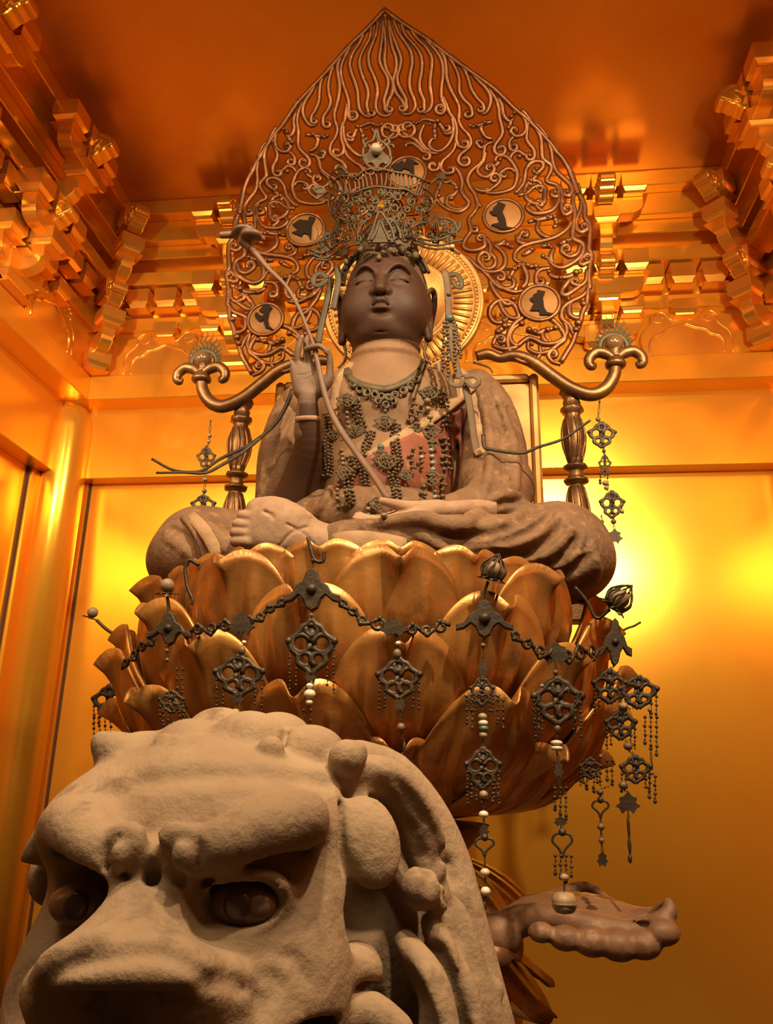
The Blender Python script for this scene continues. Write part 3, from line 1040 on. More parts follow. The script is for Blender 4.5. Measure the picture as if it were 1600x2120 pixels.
def smooth_verts(V, F, n=2, lam=0.5):
    E = np.concatenate([F[:, [0, 1]], F[:, [1, 2]], F[:, [2, 3]], F[:, [3, 0]]])
    cnt = np.bincount(E.ravel(), minlength=len(V)).astype(float)[:, None]+1e-9
    for _ in range(n):
        S = np.zeros_like(V)
        for a in range(3):
            S[:, a] = np.bincount(E[:, 0], V[E[:, 1], a], len(V))+np.bincount(E[:, 1], V[E[:, 0], a], len(V))
        V = V+lam*(S/cnt-V)
    return V
# ================================================================ the seated figure
M_SKIN = material('dark_lacquered_wood_skin', (0.060, 0.026, 0.015), 0.58, 0.0, (0.070, 0.033, 0.020), 5, 0.05, 70, (0.095, 0.047, 0.027), 9, 0.58, 0.78)
M_SKIN.node_tree.nodes['Principled BSDF'].inputs['Specular IOR Level'].default_value = 0.3
M_DUSTSKIN = material('dusty_carved_skin', (0.44, 0.285, 0.18), 0.8, 0.0, (0.33, 0.20, 0.125), 14, 0.25, 70, (0.19, 0.11, 0.07), 22, 0.58, 0.74)
M_ROBE = material('dusty_brown_robe', (0.240, 0.130, 0.064), 0.75, 0.0, (0.15, 0.078, 0.038), 9, 0.5, 60, (0.34, 0.195, 0.092), 30, 0.54, 0.72)
M_RED = material('faded_red_lining', (0.30, 0.075, 0.032), 0.65, 0.0, (0.16, 0.052, 0.03), 9, 0.2, 60, (0.42, 0.19, 0.07), 16, 0.58, 0.7)
M_BAND = material('pale_embroidered_band', (0.42, 0.26, 0.14), 0.75, 0.0, (0.30, 0.175, 0.09), 12, 0.4, 60)
figure = thing('seated_figure_statue', 'wooden seated bodhisattva statue with dark face, layered robes, one hand raised', 'statue', (SX, 2.5, 2.15))
FO = np.array([SX, 2.5, 2.15])
def fput(name, V, F, mat, parent=figure, smooth=True):
    return put(name, mesh_from(name, np.asarray(V)-FO, F, mat, smooth), parent)
body_V, body_F, body_n = [], [], 0
def body_add(field, n=2, mat=0):
    global body_n
    V, F = field.mesh()
    V = smooth_verts(V, F, n, 0.5)
    body_V.append(V)
    body_F.append((F+body_n, mat))
    body_n += len(V)

# ---- chest, neck stump and raised forearm
ch = Field((-0.80, 2.30, 2.25), (0.15, 2.95, 3.22), 0.006)
ch.ell((SX, 2.73, 2.66), (0.25, 0.17, 0.36), 0.0)
ch.ell((SX, 2.70, 2.82), (0.27, 0.165, 0.16), 0.08)
ch.ell((SX, 2.66, 2.50), (0.22, 0.19, 0.20), 0.08)
ch.tube([(SX-0.30, 2.74, 2.87), (SX, 2.73, 2.93), (SX+0.32, 2.74, 2.87)], 0.10, 0.09)
ch.tube([(SX+0.006, 2.72, 2.9), (SX+0.008, 2.71, 3.12)], [0.14, 0.118], 0.05)
for zc, r in ((3.045, 0.132), (3.085, 0.128)):
    a = np.linspace(0, 2*math.pi, 25)
    ch.tube(np.stack([SX+0.008+(r-0.012)*np.cos(a), 2.71+(r-0.012)*np.sin(a)*1.0, zc-0.015*np.cos(a+math.pi/2)+0*a], 1), 0.016, 0.012)
fore = np.array([at(600, 1060, 2.62), at(628, 985, 2.55), at(642, 925, 2.48), at(638, 875, 2.43), at(637, 845, 2.415)])
ch.tube(fore, [0.075, 0.068, 0.056, 0.040, 0.036], 0.03, sm=4)
chest_copy = ch.f.copy()

# ---- head
HC = np.array([-0.328, 2.70, 3.25])
hd = Field(HC+np.array([-0.24, -0.25, -0.24]), HC+np.array([0.24, 0.22, 0.27]), 0.003)
def L(x, y, z):
    return HC+np.array([x, -y, z])
hd.ell(L(0, -0.01, 0.06), (0.157, 0.170, 0.19), 0.0)
hd.ell(L(0, 0.012, -0.02), (0.164, 0.150, 0.15), 0.05)
hd.ell(L(0, 0.02, -0.085), (0.142, 0.130, 0.095), 0.05)
hd.ell(L(0, 0.120, -0.122), (0.046, 0.040, 0.036), 0.022)
hd.ell(L(0, 0.042, -0.150), (0.115, 0.098, 0.055), 0.035)
hd.tube([L(0, -0.012, -0.06), L(0, -0.012, -0.24)], [0.125, 0.120], 0.02)
for s in (-1, 1):
    hd.ell(L(s*0.085, 0.085, -0.055), (0.06, 0.055, 0.06), 0.05)      # full cheeks
    hd.ell(L(s*0.062, 0.178, 0.047), (0.044, 0.034, 0.034), 0.030, sub=True)   # sockets
    hd.ell(L(s*0.064, 0.118, 0.053), (0.041, 0.030, 0.032), 0.012)      # closed lids
# nose
hd.tube([L(0, 0.150, 0.085), L(0, 0.160, 0.045), L(0, 0.181, -0.005), L(0, 0.186, -0.018)], [0.010, 0.013, 0.020, 0.022], 0.022)
for s in (-1, 1):
    hd.ell(L(s*0.025, 0.162, -0.018), (0.016, 0.020, 0.014), 0.010)
    hd.ell(L(s*0.012, 0.176, -0.037), (0.006, 0.008, 0.008), 0.005, sub=True)
# mouth
hd.ell(L(0, 0.135, -0.066), (0.046, 0.03, 0.032), 0.02)
hd.tube([L(-0.043, 0.136, -0.072), L(-0.022, 0.160, -0.060), L(-0.008, 0.169, -0.054), L(0, 0.167, -0.058), L(0.008, 0.169, -0.054), L(0.022, 0.160, -0.060), L(0.043, 0.136, -0.072)],
        [0.004, 0.0105, 0.0130, 0.0115, 0.0130, 0.0105, 0.004], 0.006, sm=4)
hd.tube([L(-0.039, 0.136, -0.079), L(-0.018, 0.158, -0.083), L(0.018, 0.158, -0.083), L(0.039, 0.136, -0.079)], [0.004, 0.0125, 0.0125, 0.004], 0.006, sm=4)
hd.tube([L(-0.046, 0.136, -0.0765), L(-0.022, 0.168, -0.072), L(0, 0.180, -0.0725), L(0.022, 0.168, -0.072), L(0.046, 0.136, -0.0765)], [0.004, 0.003, 0.003, 0.003, 0.004], 0.004, True, sm=4)
hd.ell(L(0, 0.160, -0.102), (0.026, 0.008, 0.007), 0.018, sub=True)
a = np.linspace(-1.0, 1.0, 9)
hd.tube([L(0.075*math.sin(t), 0.04+0.095*math.cos(t), -0.152-0.012*math.cos(t)) for t in a], 0.003, 0.010, True)
for s in (-1, 1):
    P = [L(s*x, y, z) for x, y, z in ((0.019, 0.156, 0.062), (0.032, 0.158, 0.088), (0.062, 0.153, 0.106), (0.096, 0.130, 0.099), (0.126, 0.092, 0.072))]
    hd.tube(P, [0.005, 0.007, 0.007, 0.006, 0.004], 0.012, sm=4)      # brow roll
    P = [L(s*x, y, z) for x, y, z in ((0.022, 0.150, 0.050), (0.034, 0.150, 0.074), (0.060, 0.146, 0.090), (0.092, 0.126, 0.083), (0.120, 0.094, 0.058))]
    hd.tube(P, [0.003, 0.0045, 0.0045, 0.0045, 0.003], 0.005, True, sm=4)
    P = [L(s*x, y, z) for x, y, z in ((0.026, 0.140, 0.041), (0.045, 0.147, 0.0395), (0.065, 0.149, 0.040), (0.088, 0.140, 0.0385), (0.116, 0.108, 0.033))]
    hd.tube(P, [0.0026, 0.0040, 0.0046, 0.0042, 0.0030], 0.002, True, sm=4)  # slit of the eye
    P = [L(s*x, y, z) for x, y, z in ((0.032, 0.134, 0.032), (0.06, 0.139, 0.030), (0.095, 0.116, 0.028))]
    hd.tube(P, [0.004, 0.005, 0.004], 0.012, sm=4)
    # long ears
    P = [L(s*x, y, z) for x, y, z in ((0.158, 0.022, 0.052), (0.178, 0.012, 0.082), (0.188, -0.018, 0.078), (0.186, -0.035, 0.03), (0.178, -0.024, -0.025), (0.170, -0.004, -0.085), (0.166, 0.004, -0.125), (0.162, 0.012, -0.105), (0.160, 0.014, -0.05))]
    hd.tube(P, [0.008, 0.010, 0.011, 0.011, 0.011, 0.013, 0.016, 0.011, 0.008], 0.006, sm=4)
    hd.ell(L(s*0.165, -0.008, 0.015), (0.012, 0.032, 0.07), 0.01)
    hd.tube([L(s*0.170, 0.004, 0.05), L(s*0.176, -0.012, 0.03), L(s*0.172, -0.008, -0.02)], 0.005, 0.005, sm=3)
body_add(hd, 1)

# ---- raised hand, joints traced on the photograph
hz = lambda x, y, Y: at(560+x*0.11325, 660+y*0.11325, Y)
ha = Field(hz(150, 1700, 2.30)+np.array([0, -0.02, -0.08]), hz(1300, 200, 2.54)+np.array([0.02, 0.02, 0.05]), 0.0024)
ha.tube([hz(660, 2100, 2.45), hz(670, 1750, 2.425), hz(680, 1520, 2.412), hz(690, 1430, 2.41)], [0.043, 0.039, 0.034, 0.034], 0.01, sm=3)
ha.ell(hz(660, 1100, 2.415), (0.036, 0.020, 0.050), 0.02)
ha.tube([hz(450, 950, 2.41), hz(540, 1330, 2.41)], [0.019, 0.023], 0.015)
ha.tube([hz(720, 900, 2.412), hz(760, 1350, 2.41)], [0.018, 0.022], 0.015)
ha.tube([hz(560, 880, 2.41), hz(620, 1350, 2.41)], [0.019, 0.024], 0.015)
ha.ell(hz(900, 1180, 2.40), (0.026, 0.022, 0.036), 0.018)
ha.tube([hz(900, 1330, 2.405), hz(1060, 1140, 2.395), hz(1085, 930, 2.385), hz(1085, 740, 2.375), hz(1050, 580, 2.362)], [0.020, 0.0165, 0.0122, 0.0112, 0.0085], 0.010, sm=3)
ha.tube([hz(450, 900, 2.41), hz(345, 770, 2.40), hz(290, 640, 2.395), hz(280, 520, 2.392)], [0.0112, 0.0092, 0.0082, 0.0068], 0.007, sm=3)
ha.tube([hz(510, 860, 2.41), hz(490, 680, 2.395), hz(520, 500, 2.388), hz(575, 330, 2.392)], [0.0135, 0.0120, 0.0112, 0.0085], 0.007, sm=3)
ha.tube([hz(680, 820, 2.41), hz(660, 640, 2.415), hz(650, 480, 2.42), hz(675, 330, 2.43)], [0.0128, 0.0115, 0.0105, 0.0075], 0.006, sm=3)
ha.tube([hz(720, 830, 2.405), hz(680, 640, 2.385), hz(660, 555, 2.372), hz(800, 510, 2.362), hz(900, 500, 2.358), hz(985, 560, 2.358), hz(1010, 620, 2.360)],
        [0.0120, 0.0108, 0.0105, 0.0100, 0.0095, 0.0085, 0.0065], 0.005, sm=3)
for P, r in (([500, 1030, 640, 1010, 780, 950, 830, 880], 0.0015), ([600, 1110, 700, 1080, 800, 1000], 0.0015), ([480, 850, 520, 830, 620, 800], 0.002)):
    ha.tube(ha.trace([560+v*0.11325 if i % 2 == 0 else 660+v*0.11325 for i, v in enumerate(P)]), r, 0.003, True, sm=3)
for (x, y) in ((585, 300), (270, 500), (682, 305)):
    p = ha.ray(560+x*0.11325, 660+y*0.11325)
body_add(ha, 1, 3)

# ---- hand resting in the lap
lz = lambda x, y, Y: at(680+x*0.3625, 980+y*0.3625, Y)
la = Field(lz(60, 330, 2.05)+np.array([-0.02, 0, -0.05]), lz(900, 80, 2.40)+np.array([0.03, 0, 0.04]), 0.003)
la.tube([lz(900, 215, 2.34), lz(720, 215, 2.27), lz(560, 222, 2.22)], [0.045, 0.038, 0.036], 0.01, sm=3, squash=((0, 0, 1), 1.25))
la.tube([lz(620, 205, 2.24), lz(480, 200, 2.20), lz(390, 180, 2.185), lz(305, 158, 2.175)], [0.028, 0.022, 0.0165, 0.011], 0.015, sm=3)
for dy, dY, ex in ((0, 0.0, 0), (-10, 0.03, 6), (-18, 0.055, 10), (-24, 0.08, 26)):
    la.tube([lz(560, 235+dy, 2.20+dY), lz(430, 250+dy, 2.165+dY), lz(320, 280+dy, 2.15+dY), lz(230, 284+dy, 2.145+dY), lz(150+ex, 256+dy, 2.15+dY)],
            [0.024, 0.0165, 0.0135, 0.0125, 0.008], 0.008, sm=3)
body_add(la, 1, 1)

# ---- upturned foot
qz = lambda x, y, Y: at(300+x*0.2625, 980+y*0.2625, Y)
ft = Field(qz(640, 680, 1.95)+np.array([-0.04, -0.04, -0.05]), qz(1560, 160, 2.26)+np.array([0.03, 0, 0.05]), 0.0032)
ft.tube([qz(1480, 540, 2.11), qz(1300, 500, 2.085), qz(1150, 430, 2.07), qz(1000, 385, 2.065), qz(900, 390, 2.065)], [0.045, 0.052, 0.066, 0.072, 0.055], 0.02, sm=3)
ft.tube([qz(1400, 560, 2.075), qz(1150, 540, 2.06), qz(950, 510, 2.055), qz(850, 500, 2.06)], [0.040, 0.052, 0.056, 0.040], 0.02, sm=3)
ft.tube([qz(1080, 320, 2.06), qz(970, 278, 2.045), qz(890, 262, 2.035), qz(862, 265, 2.03)], [0.036, 0.028, 0.024, 0.021], 0.010, sm=3)
for (x0, y0, x1, y1, r) in ((930, 360, 770, 335, .0165), (900, 420, 728, 400, .0155), (890, 480, 708, 468, .0150), (890, 540, 712, 540, .0150)):
    ft.tube([qz(x0, y0, 2.035), qz((x0+x1)/2, (y0+y1)/2, 2.02), qz(x1, y1, 2.028)], [r*1.25, r*1.05, r*0.95], 0.004, sm=3)
for P, r in (([940, 300, 1000, 330, 1010, 350], .004), ([1050, 590, 1150, 470, 1280, 420], .003), ([1120, 400, 1260, 480, 1330, 560], .0025)):
    ft.tube(ft.trace([300+v*0.2625 if i % 2 == 0 else 980+v*0.2625 for i, v in enumerate(P)]), r, 0.006, True, sm=3)
body_add(ft, 1, 1)
body_add(ch, 2, 2)
V = np.concatenate(body_V)
F = np.concatenate([f for f, m in body_F])
o = fput('body', V, F, M_SKIN)
o.data.materials.append(M_DUSTSKIN)
M_CHEST = material('dusty_chest', (0.25, 0.138, 0.068), 0.65, 0.0, (0.185, 0.096, 0.047), 6, 0.15, 60)
o.data.materials.append(M_CHEST)
o.data.materials.append(material('dusty_brown_hand', (0.20, 0.125, 0.082), 0.65, 0.0, (0.135, 0.078, 0.05), 14, 0.1, 70))
mi = np.concatenate([np.full(len(f), m, np.int32) for f, m in body_F])
cen = V[F].mean(1)
fd_ = np.min(np.stack([np.linalg.norm(cen-p, axis=1) for p in spline(fore, 8)]), 0)
mi[(mi == 2) & (fd_ < 0.088)] = 0
mi[(mi == 2) & (cen[:, 2] > 3.065)] = 0
o.data.polygons.foreach_set('material_index', mi)
# nails
for (c, r) in ((hz(575, 325, 2.383), .006), (hz(276, 520, 2.386), .0048)):
    fput('nail', *ball(c, r, 8, 6, (0.8, 0.45, 1.25)), M_DUSTSKIN)

# ---- neck rings painted red, hair roll under the crown
hf = Field(HC+np.array([-0.24, -0.22, -0.02]), HC+np.array([0.24, 0.24, 0.46]), 0.004)
hf.ell(L(0, -0.03, 0.085), (0.163, 0.175, 0.185), 0.0)
hf.ell(L(0, 0.18, 0.02), (0.138, 0.16, 0.145), 0.008, sub=True)
hf.ell(L(0, -0.02, 0.27), (0.125, 0.12, 0.16), 0.04)
V, F = hf.mesh()
M_HAIR = material('ribbed_dark_hair', (0.10, 0.062, 0.036), 0.6, 0.0, (0.16, 0.10, 0.055), 30, 0.3, 90)
fput('hair', smooth_verts(V, F, 1), F, M_HAIR)
# ribbed roll of hair along the forehead
roll = spline([hd.ray(x, y) if hd.ray(x, y) is not None else at(x, y, 2.66) for x, y in ((708, 590), (714, 562), (728, 540), (750, 524), (775, 516), (800, 514), (828, 518), (852, 528), (870, 543), (882, 566))], 8)
for i in range(0, len(roll)-1):
    d = roll[min(i+1, len(roll)-1)]-roll[i]
    R_ = 0.0145
    fput('hair_rib', *lathe([(0.4*R_, -0.0045), (0.95*R_, -0.0025), (R_, 0), (0.95*R_, 0.0025), (0.4*R_, 0.0045)], 10, roll[i]-np.array([0, 0.003, -0.002]), d), M_HAIR)
# side locks falling to the shoulders
for s in (-1, 1):
    P = spline([L(s*0.150, -0.03, 0.04), L(s*0.172, -0.02, -0.03), L(s*0.165, -0.01, -0.11), L(s*0.150, 0.0, -0.19), L(s*0.175, 0.01, -0.24)], 5)
    fput('hair_lock', *tube(P, np.interp(np.linspace(0, 1, len(P)), [0, .3, .8, 1], [.012, .015, .010, .006]), 8, (s*1.0, 0, 0), 0.5), M_HAIR)

# ---- robes: outer mantle over shoulders, sleeves, legs
rb = Field((-1.09, 1.92, 2.02), (0.47, 3.02, 3.02), 0.0056)
rp = lambda x, y, Y: at(x, y, Y)
# legs
rb.tube([(SX-0.12, 2.72, 2.30), rp(420, 1130, 2.40)], [0.15, 0.115], 0.03)
rb.tube([(SX+0.12, 2.72, 2.30), rp(1150, 1130, 2.42)], [0.15, 0.13], 0.03)
rb.ell(rp(1155, 1140, 2.36), (0.155, 0.20, 0.135), 0.06)
rb.ell(rp(418, 1140, 2.40), (0.135, 0.19, 0.125), 0.06)
rb.tube([rp(1180, 1150, 2.24), rp(1050, 1130, 2.16), rp(880, 1120, 2.11), rp(720, 1122, 2.09)], [0.105, 0.088, 0.070, 0.055], 0.05, sm=3)
rb.tube([rp(390, 1150, 2.26), rp(520, 1145, 2.17), rp(650, 1140, 2.12), rp(740, 1135, 2.10)], [0.10, 0.075, 0.058, 0.05], 0.05, sm=3)
rb.ell((SX, 2.45, 2.15), (0.55, 0.36, 0.085), 0.06)
rb.ell(rp(1170, 1175, 2.34), (0.135, 0.19, 0.10), 0.05)
rb.ell(rp(395, 1175, 2.38), (0.125, 0.18, 0.10), 0.05)
# torso back, shoulders
rb.ell((SX, 2.80, 2.62), (0.30, 0.165, 0.38), 0.05)
rb.ell((SX, 2.62, 2.36), (0.30, 0.22, 0.13), 0.06)
# right-hand sleeve of the picture
rb.tube([rp(985, 805, 2.76), rp(1008, 850, 2.73), rp(1024, 930, 2.68), rp(1022, 1000, 2.58)], [0.075, 0.098, 0.112, 0.118], 0.05, sm=3)
rb.tube([rp(1035, 1015, 2.56), rp(1010, 1045, 2.42), rp(945, 1058, 2.33), rp(915, 1060, 2.30)], [0.112, 0.088, 0.058, 0.050], 0.05, sm=3)
# left-hand sleeve: upper arm, hanging cloth behind the forearm
rb.tube([rp(640, 815, 2.78), rp(612, 860, 2.75), rp(592, 940, 2.72), rp(600, 1010, 2.68)], [0.07, 0.09, 0.10, 0.10], 0.05, sm=3)
rb.tube([rp(585, 900, 2.74), rp(568, 960, 2.72), rp(556, 1040, 2.66)], [0.03, 0.05, 0.05], 0.04, sm=3)
rb.tube([rp(660, 920, 2.70), rp(672, 990, 2.66), rp(650, 1070, 2.58)], [0.035, 0.06, 0.06], 0.04, sm=3)
base = rb.f.copy()
# folds traced on the photograph: ridge (r > 0) or groove (r < 0)
c3 = lambda flat: [680+v*0.3625 if i % 2 == 0 else 980+v*0.3625 for i, v in enumerate(flat)]
folds = [(c3([1190,190,1060,262,900,318,720,322,560,292,400,285,300,300]), .020), (c3([1260,205,1130,300,950,368,760,388,600,368,480,332]), .020),
         (c3([1310,250,1160,362,960,415,780,428,640,405,540,370]), .022), (c3([1380,330,1300,420,1180,490,1050,505]), .020),
         (c3([1450,400,1400,480,1300,540,1200,548]), .018), (c3([1505,400,1485,520,1390,590,1320,598]), .018), (c3([1530,470,1515,590,1460,640]), .016),
         (c3([200,302,380,272,540,262,640,292,770,302,830,252,960,202,1120,187]), .022),
         (c3([1225,195,1095,282,925,343,740,356,580,330]), -.009), (c3([1285,228,1145,332,955,392,770,408,620,388]), -.010), (c3([1340,300,1240,400,1080,462,900,462,740,450]), -.012),
         (c3([1415,365,1350,450,1240,515,1130,525]), -.009), (c3([1478,400,1440,500,1345,565,1260,570]), -.009),
         (c3([860,180,1000,140,1100,150]), .014), (c3([900,205,1020,165,1110,172]), -.007), (c3([980,130,1060,120,1120,165]), .012),
         ([985, 790, 1010, 880, 1015, 960, 1000, 1030], .016), ([1030, 830, 1062, 920, 1070, 1010], .016), ([1008, 800, 1040, 890, 1042, 1000], -.008),
         ([598, 850, 562, 920, 545, 990, 535, 1035], .014), ([612, 860, 590, 940, 575, 1020], .012), ([608, 850, 575, 925, 558, 1010], -.007),
         ([655, 920, 690, 960, 688, 1010, 655, 1062, 612, 1090], .016), ([672, 930, 700, 1000, 668, 1060], -.006),
         ([380, 1070, 420, 1105, 445, 1140, 450, 1160], .014), ([400, 1065, 445, 1100, 475, 1150], .012), ([350, 1090, 385, 1110, 400, 1150], -.010),
         ([440, 1075, 490, 1110, 500, 1140], -.009), ([470, 1068, 520, 1090], .010)]
for flat, r in folds:
    P = rb.trace(flat, 0.004 if r > 0 else -0.002, 4)
    n = len(P)
    w = np.sin(np.linspace(0.25, math.pi-0.25, n))**0.6
    rb.tube(P, abs(r)*w*(1.2 if r > 0 else 1.45), 0.012 if r > 0 else 0.010, r < 0)
# relief embroidery: small scroll curls pressed on the cloth
rng = random.Random(5)
def curls(x0, y0, x1, y1, n, r=0.004, size=9):
    for _ in range(n):
        t = rng.random()
        cx, cy = x0+(x1-x0)*t+rng.uniform(-12, 12), y0+(y1-y0)*t+rng.uniform(-12, 12)
        a0, s = rng.uniform(0, 6.28), rng.choice((-1, 1))
        flat = []
        for q in np.linspace(0, 1, 7):
            rr = size*(0.25+0.75*q)
            flat += [cx+rr*math.cos(a0+s*q*4.6), cy+rr*math.sin(a0+s*q*4.6)]
        if rb.ray(cx, cy) is None:
            continue
        rb.tube(rb.trace(flat, 0.0015), r, 0.004)
curls(1025, 830, 1055, 960, 26); curls(1050, 960, 1040, 1020, 10); curls(1160, 1065, 1215, 1140, 24); curls(350, 1110, 380, 1140, 12); curls(420, 1085, 470, 1150, 14)
curls(710, 1112, 840, 1130, 16, 0.004, 10); curls(585, 900, 560, 1000, 12)
V, F = rb.mesh()
fput('mantle', smooth_verts(V, F, 1), F, M_ROBE)

# ---- inner robe: the chest surface lifted, kept right of the slanting collar line
c0, c1 = at(985, 800, 2.55), at(770, 945, 2.50)
nrm = np.cross(c1-c0, np.array([0, 1.0, 0]))
nrm /= np.linalg.norm(nrm)
if nrm@np.array([0.3, 0, -1.0]) > 0:
    nrm = -nrm
G = np.meshgrid(*ch.ax, indexing='ij', sparse=True)
plane = (G[0]-c0[0])*nrm[0]+(G[1]-c0[1])*nrm[1]+(G[2]-c0[2])*nrm[2]
inner = Field((-0.80, 2.30, 2.25), (0.15, 2.95, 3.22), 0.006)
inner.f = np.maximum(np.maximum(chest_copy-0.014, plane.astype(np.float32)), (-(G[0]-np.float32(SX-0.17))+0*G[1]+0*G[2]).astype(np.float32))
for k in range(7):
    x = 905+k*17
    if k % 2:
        P = inner.trace([x-10, 870+k*4, x, 930, x-4, 1000, x-16, 1040], 0.001, 3)
        inner.tube(P, 0.010, 0.012)
V, F = inner.mesh()
fput('inner_robe', smooth_verts(V, F, 2), F, M_RED)
# pale collar bands
for flat, w in (([985, 790, 930, 838, 870, 880, 800, 925, 760, 950], 0.024), ([905, 752, 935, 790, 945, 830], 0.016), ([728, 752, 700, 790, 690, 850, 700, 900], 0.016)):
    P = ch.trace(flat, -0.006, 4)
    fput('collar_band', *tube(P, w, 10, (0, -1, 0.15), 0.42), M_BAND)
# mantle lapel over the right shoulder of the picture
P = rb.trace([945, 770, 975, 800, 985, 860, 992, 920, 1000, 940], -0.004, 4)
fput('lapel', *tube(P, 0.026, 10, (0, -1, 0.1), 0.3), M_BAND)
# bracelet on the raised wrist
wr = at(637, 868, 2.424)
d = fore[-2]-fore[-1]
fput('bracelet', *lathe([(0.040, -0.008), (0.043, -0.005), (0.043, 0.005), (0.040, 0.008)], 28, wr, -d), M_DUSTSKIN)
# carved hem band across the lap
P = rb.trace([690, 1128, 720, 1122, 760, 1122, 800, 1128, 840, 1136], -0.002, 3)
fput('hem_band', *tube(P-np.array([0, 0.012, 0]), [0.030]*len(P), 10, (0, -1, 0.2), 0.35), M_BAND)

# embroidered border of the mantle falling over the left knee, and its folded edge
P = rb.trace([392, 1066, 418, 1092, 438, 1122, 452, 1152], -0.003, 4)
fput('mantle_border', *tube(P, 0.020, 10, (0, -1, 0.4), 0.3), M_BAND)
P = rb.trace([378, 1072, 398, 1096, 414, 1126, 424, 1156], -0.003, 4)
fput('mantle_border', *tube(P, 0.008, 8, (0, -1, 0.4), 0.8), M_ROBE)
# ================================================================ lotus seat
M_PETAL = material('worn_gilt_petal', (0.56, 0.255, 0.062), 0.34, 0.5, (0.34, 0.145, 0.040), 5.5, 0.12, 45, (0.19, 0.075, 0.028), 8, 0.55, 0.70)
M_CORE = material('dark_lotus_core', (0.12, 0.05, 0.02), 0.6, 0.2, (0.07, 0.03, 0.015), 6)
LC = np.array([SX, 2.48, 0.0])
lotus = thing('lotus_throne', 'gilt carved lotus throne of overlapping petals under the seated figure', 'lotus throne', (SX, 2.48, 1.42))
put('core', mesh_from('core', *lathe([(0.20, 0.0), (0.32, 0.02), (0.42, 0.10), (0.50, 0.26), (0.53, 0.45), (0.54, 0.60), (0.54, 0.63), (0.02, 0.635)], 48), M_CORE), lotus)
def petal_mesh(r0, z0, r1, z1, W, bulge=0.06, lip=0.05, cup=0.10, roll=0.0):
    nu, nv = 37, 13
    U = np.linspace(-1, 1, nu); Vv = np.linspace(0, 1, nv)
    out = np.zeros((nv, nu, 3))
    d = np.array([r1-r0, z1-z0])
    nrm = np.array([d[1], -d[0]])/np.hypot(*d)       # outward normal in the (r, z) plane
    if nrm[0] < 0:
        nrm = -nrm
    for j, v in enumerate(Vv):
        for i, u in enumerate(U):
            top = 0.34+0.66*max(0.0, 1-abs(u)**2.6)**0.55-0.085*math.exp(-(u/0.13)**2)
            t = v*top
            w = W*(0.5+0.5*math.sin(min(1.0, v*1.4)*math.pi/2))
            b = bulge*math.sin(math.pi*min(1, t*0.92+0.05))
            rr = r0+d[0]*t+nrm[0]*b
            zz = z0+d[1]*t+nrm[1]*b
            e = -cup*W*(abs(u)**2.2)*(0.35+0.65*v)*1.6
            g = (0.0058*math.cos(u*17)+0.0030*math.cos(u*31+1))*math.sin(math.pi*min(1, v+0.05))
            lp = lip*math.exp(-(u/0.20)**2)*max(0, (v-0.72)/0.28)**1.6
            rim = 0.010*max(0, (v-0.86)/0.14)**2
            rr += e+g+lp+rim
            zz += -0.35*lp
            ang = u*w/max(rr, 0.2)
            out[j, i] = (rr*math.sin(ang), -rr*math.cos(ang), zz)
    A = out.reshape(-1, 3)
    th = 0.011
    B = A.copy()
    rr = np.hypot(A[:, 0], A[:, 1])
    B[:, 0] *= (rr-th)/rr; B[:, 1] *= (rr-th)/rr
    n = nu*nv
    F = []
    for j in range(nv-1):
        for i in range(nu-1):
            a = j*nu+i
            F.append((a, a+1, a+nu+1, a+nu))
            F.append((n+a, n+a+nu, n+a+nu+1, n+a+1))
    bd = [i for i in range(nu)]+[j*nu+nu-1 for j in range(1, nv)]+[(nv-1)*nu+i for i in range(nu-2, -1, -1)]+[j*nu for j in range(nv-2, 0, -1)]
    for q in range(len(bd)):
        a, b = bd[q], bd[(q+1) % len(bd)]
        F.append((a, n+a, n+b, b))
    return mesh_from('petal', np.vstack([A, B]), F, M_PETAL)
ROWS = [(0.54, 1.86, 0.60, 2.10, 0.165, -4, 0.03, 0.02), (0.56, 1.77, 0.665, 2.07, 0.178, 13, 0.055, 0.05), (0.57, 1.66, 0.72, 1.965, 0.178, -4, 0.06, 0.05),
        (0.55, 1.57, 0.745, 1.865, 0.174, 13, 0.065, 0.045), (0.48, 1.50, 0.725, 1.755, 0.172, -4, 0.07, 0.055), (0.36, 1.455, 0.66, 1.640, 0.168, 13, 0.07, 0.06)]
for r0, z0, r1, z1, W, ph, bul, lip in ROWS:
    me = petal_mesh(r0, z0-1.42, r1, z1-1.42, W, bul, lip)
    for k in range(20 if ph == -4 and r1 < 0.62 else 10):
        put('petal', me, lotus, (0, 0, 0), (0, 0, math.radians(ph+(18 if r1 < 0.62 else 36)*k)))
# support under the seat: dark turned stem with down-turned petals
sup = thing('seat_support', 'dark carved support with down-turned petals below the lotus seat', 'support', (SX, 2.45, 0.97))
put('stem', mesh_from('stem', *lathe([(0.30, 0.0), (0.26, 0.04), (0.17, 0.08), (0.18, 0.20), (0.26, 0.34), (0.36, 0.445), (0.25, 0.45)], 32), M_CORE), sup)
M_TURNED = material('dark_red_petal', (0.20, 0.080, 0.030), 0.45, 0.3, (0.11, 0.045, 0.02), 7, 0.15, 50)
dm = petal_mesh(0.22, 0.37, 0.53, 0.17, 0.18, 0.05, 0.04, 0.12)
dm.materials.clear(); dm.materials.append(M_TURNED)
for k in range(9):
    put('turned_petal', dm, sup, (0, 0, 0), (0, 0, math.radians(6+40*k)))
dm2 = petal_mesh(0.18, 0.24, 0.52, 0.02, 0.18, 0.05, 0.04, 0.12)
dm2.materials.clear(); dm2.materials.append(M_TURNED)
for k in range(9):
    put('turned_petal', dm2, sup, (0, 0, 0), (0, 0, math.radians(26+40*k)))

